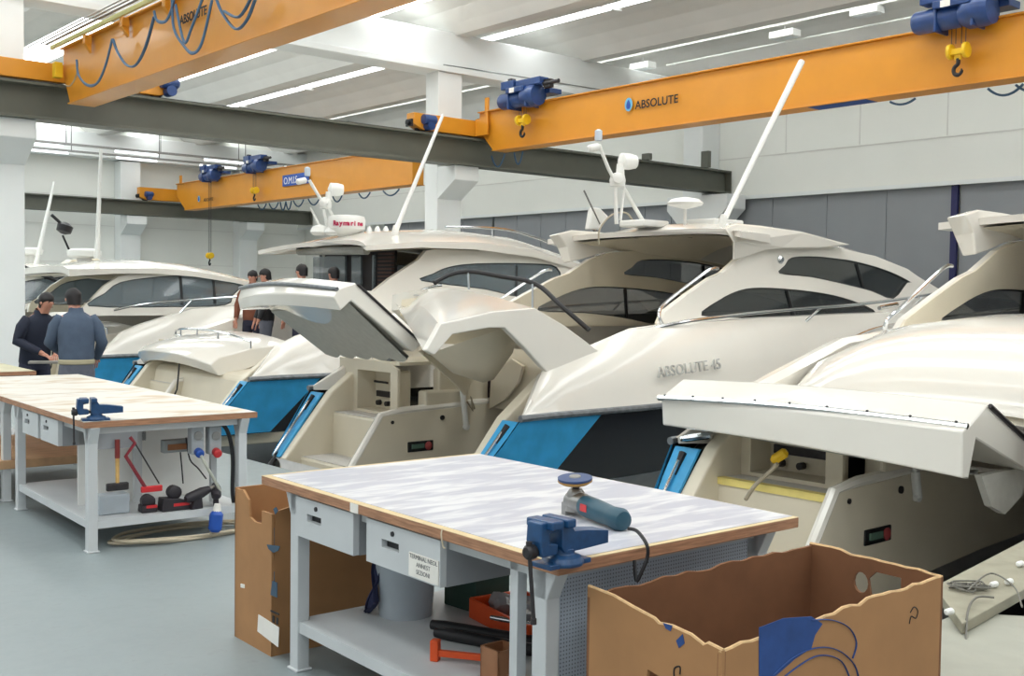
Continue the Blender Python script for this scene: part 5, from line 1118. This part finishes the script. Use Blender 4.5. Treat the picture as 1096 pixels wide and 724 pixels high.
# ------------------------------------------------------------------ people
def skin_mesh(name, nodes, edges, m, parent, sub=2, root=0):
    me = bpy.data.meshes.new(name); bm = bmesh.new(); ly = bm.verts.layers.skin.verify(); vs = []
    for i, (p, r) in enumerate(nodes):
        v_ = bm.verts.new(p); rr = r if isinstance(r, tuple) else (r, r); v_[ly].radius = rr; v_[ly].use_root = (i == root); vs.append(v_)
    for a, b in edges: bm.edges.new((vs[a], vs[b]))
    bm.to_mesh(me); bm.free(); me.materials.append(m); o = bpy.data.objects.new(name, me); COL.objects.link(o); o.parent = parent
    s = o.modifiers.new('skin', 'SKIN'); s.use_smooth_shade = True; s.branch_smoothing = .5
    q_ = o.modifiers.new('sub', 'SUBSURF'); q_.levels = q_.render_levels = sub
    return o
def person(fr, label, jacket, trousers, arms, lean=0, headturn=(0, 0), height=1.0, hem=None, sleeves=True, band=None):
    t = thing('person', label, 'person', fr); k = height
    t.scale = (k, k, k)
    def L_(p): z = p[2]; s_ = max(0, z-.95); return (p[0], p[1]+s_*lean, p[2]-s_*abs(lean)*.25)
    N = []; E_ = []
    def add(p, r, prev=None, raw=False):
        N.append((p if raw else L_(p), r)); 
        if prev is not None: E_.append((prev, len(N)-1))
        return len(N)-1
    pel = add((0, 0, .96), (.15, .11)); sp_ = add((0, 0, 1.14), (.14, .1), pel); ch = add((0, 0, 1.34), (.16, .11), sp_); nk = add((0, 0, 1.49), .06, ch)
    hx, hy = headturn; hb_ = add((hx*.4, .02+hy*.4, 1.55), (.062, .07), nk); hd = add((hx, .03+hy, 1.645), (.076, .094), hb_); add((hx*1.1, .02+hy*1.1, 1.70), (.06, .075), hd)
    J = {}
    for sd in (-1, 1):
        sh = add((sd*.17, 0, 1.42), .062, ch); el, wr = arms[0 if sd < 0 else 1]
        e = add(el, .048, sh, True); w = add(wr, .032, e, True); J[sd] = (L_((sd*.17, 0, 1.42)), el, wr)
        d = (V(wr)-V(el)).normalized(); pm = add(tuple(V(wr)+d*.06), (.036, .018), w, True)
        side_ = d.cross(V((0, 0, 1))); side_ = side_.normalized() if side_.length > .1 else V((1, 0, 0))
        for fi in range(4):
            o_ = (fi-1.5)*.02; ln = (.065, .075, .07, .055)[fi]; b0 = V(wr)+d*.09+side_*o_
            f1 = add(tuple(b0), .0095, pm, True); f2 = add(tuple(b0+d*ln*.55+V((0, 0, -.008))), .0088, f1, True); add(tuple(b0+d*ln*.9+V((0, 0, -.03))), .0075, f2, True)
        b0 = V(wr)+d*.035+side_*.035*sd; f1 = add(tuple(b0), .011, pm, True); add(tuple(b0+d*.045+side_*.012*sd), .009, f1, True)
    for sd in (-1, 1):
        hp_ = add((sd*.095, 0, .9), (.095, .1), pel); kn = add((sd*.11, .02, .5), .062, hp_); an = add((sd*.115, -.01, .1), .042, kn); add((sd*.12, .12, .045), (.04, .035), an)
    skin_mesh('body', N, E_, SKIN, t)
    # jacket: torso and sleeves as one garment
    hz = hem or .88; m = MB(); n_ = 20
    prof = [(hz, .182, .132), (hz+.05, .192, .14), (1.05, .188, .135), (1.2, .2, .14), (1.33, .212, .142), (1.41, .196, .128), (1.455, .14, .105), (1.49, .085, .088), (1.54, .072, .082)]
    m.loft([[L_((rx*math.cos(a), ry*math.sin(a), z_+.006*math.sin(5*a+z_*9))) for a in [2*PI*j_/n_ for j_ in range(n_)]] for z_, rx, ry in prof], True, True)
    for sd in (-1, 1):
        sh, el, wr = J[sd]; sh = V(sh); el = V(el); wr = V(wr)
        pts = [sh+V((-sd*.09, 0, -.05)), sh+V((sd*.012, 0, -.022)), sh.lerp(el, .35)+V((sd*.012, 0, 0)), sh.lerp(el, .8), el, el.lerp(wr, .3), el.lerp(wr, .94)]
        m.tube(pts, [.05, .078, .076, .066, .064, .056, .043], 14)
    m.build('jacket', jacket, t, smooth=60)
    if band:
        m = MB(); m.loft([[L_((math.cos(a)*(.19+e_), math.sin(a)*(.139+e_), z_)) for a in [2*PI*j_/24 for j_ in range(24)]] for z_, e_ in ((hz-.05, -.006), (hz-.04, .004), (hz-.005, .004), (hz+.005, -.004))], True, True); m.build('hem_band', band, t)
    m = MB(); m.loft([[(rx*math.cos(a), ry*math.sin(a), z_) for a in [2*PI*j_/n_ for j_ in range(n_)]] for z_, rx, ry in ((.78, .165, .115), (.86, .18, .128), (.95, .178, .128), (1.02, .165, .118))], True, True)
    for sd in (-1, 1): m.tube([(sd*.08, 0, .9), (sd*.095, 0, .8), (sd*.105, .01, .65), (sd*.11, .02, .5), (sd*.112, .01, .3), (sd*.115, 0, .09)], [.1, .1, .09, .078, .07, .066], 14)
    m.build('trousers', trousers, t, smooth=60)
    for sd in (-1, 1):
        m = MB(); m.lathe([(.03, -.1), (.048, -.08), (.05, .08), (.045, .13), (.02, .16)], (sd*.12, .03, .045), (0, 1, 0), 14); m.build('shoe', BLACK, t)
    # hair, ears, nose, eyes
    hc_ = V(L_((hx, .03+hy, 1.645))); fdir = V((hx, .12+hy*.5, 0)); fdir = fdir.normalized(); rt = V((fdir.y, -fdir.x, 0))
    m = MB(); rings = []
    for i in range(9):
        ph = PI*.5*(1-i/8)*1.0; rings.append([hc_-fdir*.012+V((0, 0, .022))+(rt*math.cos(a)*.088+fdir*math.sin(a)*(.1))*math.cos(ph)*(1+.03*math.sin(5*a))+V((0, 0, math.sin(ph)*.098)) for a in [2*PI*j/20 for j in range(20)]])
    rings.append([hc_-fdir*.03+V((0, 0, -.07))+(rt*math.cos(a)*.07+fdir*min(math.sin(a), -.05)*.088) for a in [2*PI*j/20 for j in range(20)]])
    hr = random.Random(int(hc_.x*999)); rings = [[p_+V((hr.uniform(-.004, .004), hr.uniform(-.004, .004), hr.uniform(-.004, .006))) for p_ in r_] for r_ in rings]
    m.loft(rings, True, True); m.build('hair', HAIR, t, smooth=60)
    MB().lathe([(.004, 0), (.013, .02), (.006, .04)], hc_+fdir*.093+V((0, 0, -.035)), (0, 0, 1), 8).build('nose', SKIN, t)
    for sd in (-1, 1): MB().lathe([(.01, -.012), (.022, 0), (.01, .01)], hc_+rt*sd*.078+V((0, 0, -.01)), tuple(rt*sd), 10).build('ear', SKIN, t)
    for sd in (-1, 1): MB().lathe([(.004, -.004), (.009, 0), (.004, .004)], hc_+fdir*.086+rt*sd*.03+V((0, 0, .0)), tuple(fdir), 8).build('eye', INK, t)
    m = MB(); m.box(tuple(hc_+fdir*.084-rt*.018+V((-.002, 0, -.062))), tuple(hc_+fdir*.09+rt*.018+V((.002, 0, -.056)))); m.build('mouth', mat('lips_%d' % int(abs(hc_.x)*1e4), (150, 84, 76), .5), t)
    return t
# man in the dark jacket faces right and slightly towards the camera, head bent
p = at_depth(37, 390, 12.7)
person(Frame((p.x, p.y, 0), math.radians(-125)), 'person in dark navy jacket bending his head over a board at left', NAVY, DARKT,
       [((-.26, .1, 1.12), (-.08, .32, 1.0)), ((.27, .08, 1.14), (.12, .34, 1.0))], lean=.24, headturn=(0, .07), height=.95, hem=.84)
p = at_depth(82, 390, 11.9)
person(Frame((p.x, p.y, 0), math.radians(28)), 'person in slate blue jacket with pale waistband, back turned, at left', DENIM, GREYT,
       [((-.27, .08, 1.14), (-.14, .3, 1.02)), ((.27, .0, 1.14), (.24, .22, .95))], lean=.08, headturn=(-.02, .03), height=.965, hem=.95, band=BELT)
pp = F1.pv(285, 296, 2.65); person(Frame(F1.w(pp.x, 2.65, .36), YAW+1.2), 'person in black top and grey trousers beside the one in brown, behind the closed lid', BLACK, GREYT, [((-.27, .05, 1.14), (-.25, .15, .9)), ((.27, .05, 1.14), (.25, .15, .9))], height=.95)
pp = F1.pv(271, 299, 3.35); person(Frame(F1.w(pp.x, 3.35, .36), YAW+2.2), 'person in brown top behind the closed stern lid, leftmost of the four heads', mat('brown_top', (120, 70, 50), .8), DARKT, [((-.27, .05, 1.14), (-.25, .15, .9)), ((.27, .05, 1.14), (.25, .15, .9))], height=.94)
pp = F1.pv(324, 288, 1.9); person(Frame(F1.w(pp.x, 1.9, .36), YAW+.4), 'dark-haired person under the flat hardtop, only the head showing, left of the two', NAVY, DARKT, [((-.27, .05, 1.14), (-.25, .15, .9)), ((.27, .05, 1.14), (.25, .15, .9))], height=.99)
pp = F1.pv(358, 292, 1.5); person(Frame(F1.w(pp.x, 1.5, .36), YAW+.2), 'dark-haired person under the flat hardtop, only the head showing, right of the two', NAVY, DARKT, [((-.27, .05, 1.14), (-.25, .15, .9)), ((.27, .05, 1.14), (.25, .15, .9))], height=.97)
# small carton seen between the two men
pc_ = at_depth(66, 340, 15.0)
# board in the hands of the man in navy
bd = MB(); c1 = at_depth(62, 389, 12.35); bd.prism([(-.3, -.09), (.28, -.09), (.28, .09), (-.3, .09)], None, lambda a, b, z: (a, b, z), 0, .025)
tag(bd.build('held_board', mat('grey_board', (150, 146, 140), .6), M=Matrix.Translation(c1) @ Matrix.Rotation(.3, 4, 'Z'), smooth=0, bevel=.004), 'thin grey board held between the two men', 'board')
# ------------------------------------------------------------------ light, world, camera
w = bpy.data.worlds.new('world'); S.world = w; w.use_nodes = True
bgn = w.node_tree.nodes['Background']; bgn.inputs[0].default_value = (.97, .99, .985, 1); bgn.inputs[1].default_value = .85
cam = bpy.data.cameras.new('camera'); co = bpy.data.objects.new('camera', cam); COL.objects.link(co)
cam.sensor_width = 36; cam.sensor_fit = 'HORIZONTAL'; cam.lens = F_PX/1096*36
xr = fromcam(1, 0, 0); yu = fromcam(0, 1, 0); zf = fromcam(0, 0, 1)
Mc = Matrix.Identity(4)
for i in range(3): Mc[i][0] = xr[i]; Mc[i][1] = yu[i]; Mc[i][2] = -zf[i]
Mc.translation = CAM; co.matrix_world = Mc; cam.clip_end = 200
S.camera = co
vs = S.view_settings; vs.view_transform = 'Standard'; vs.look = 'None'; vs.gamma = 1; vs.use_curve_mapping = False; vs.exposure = -0.5
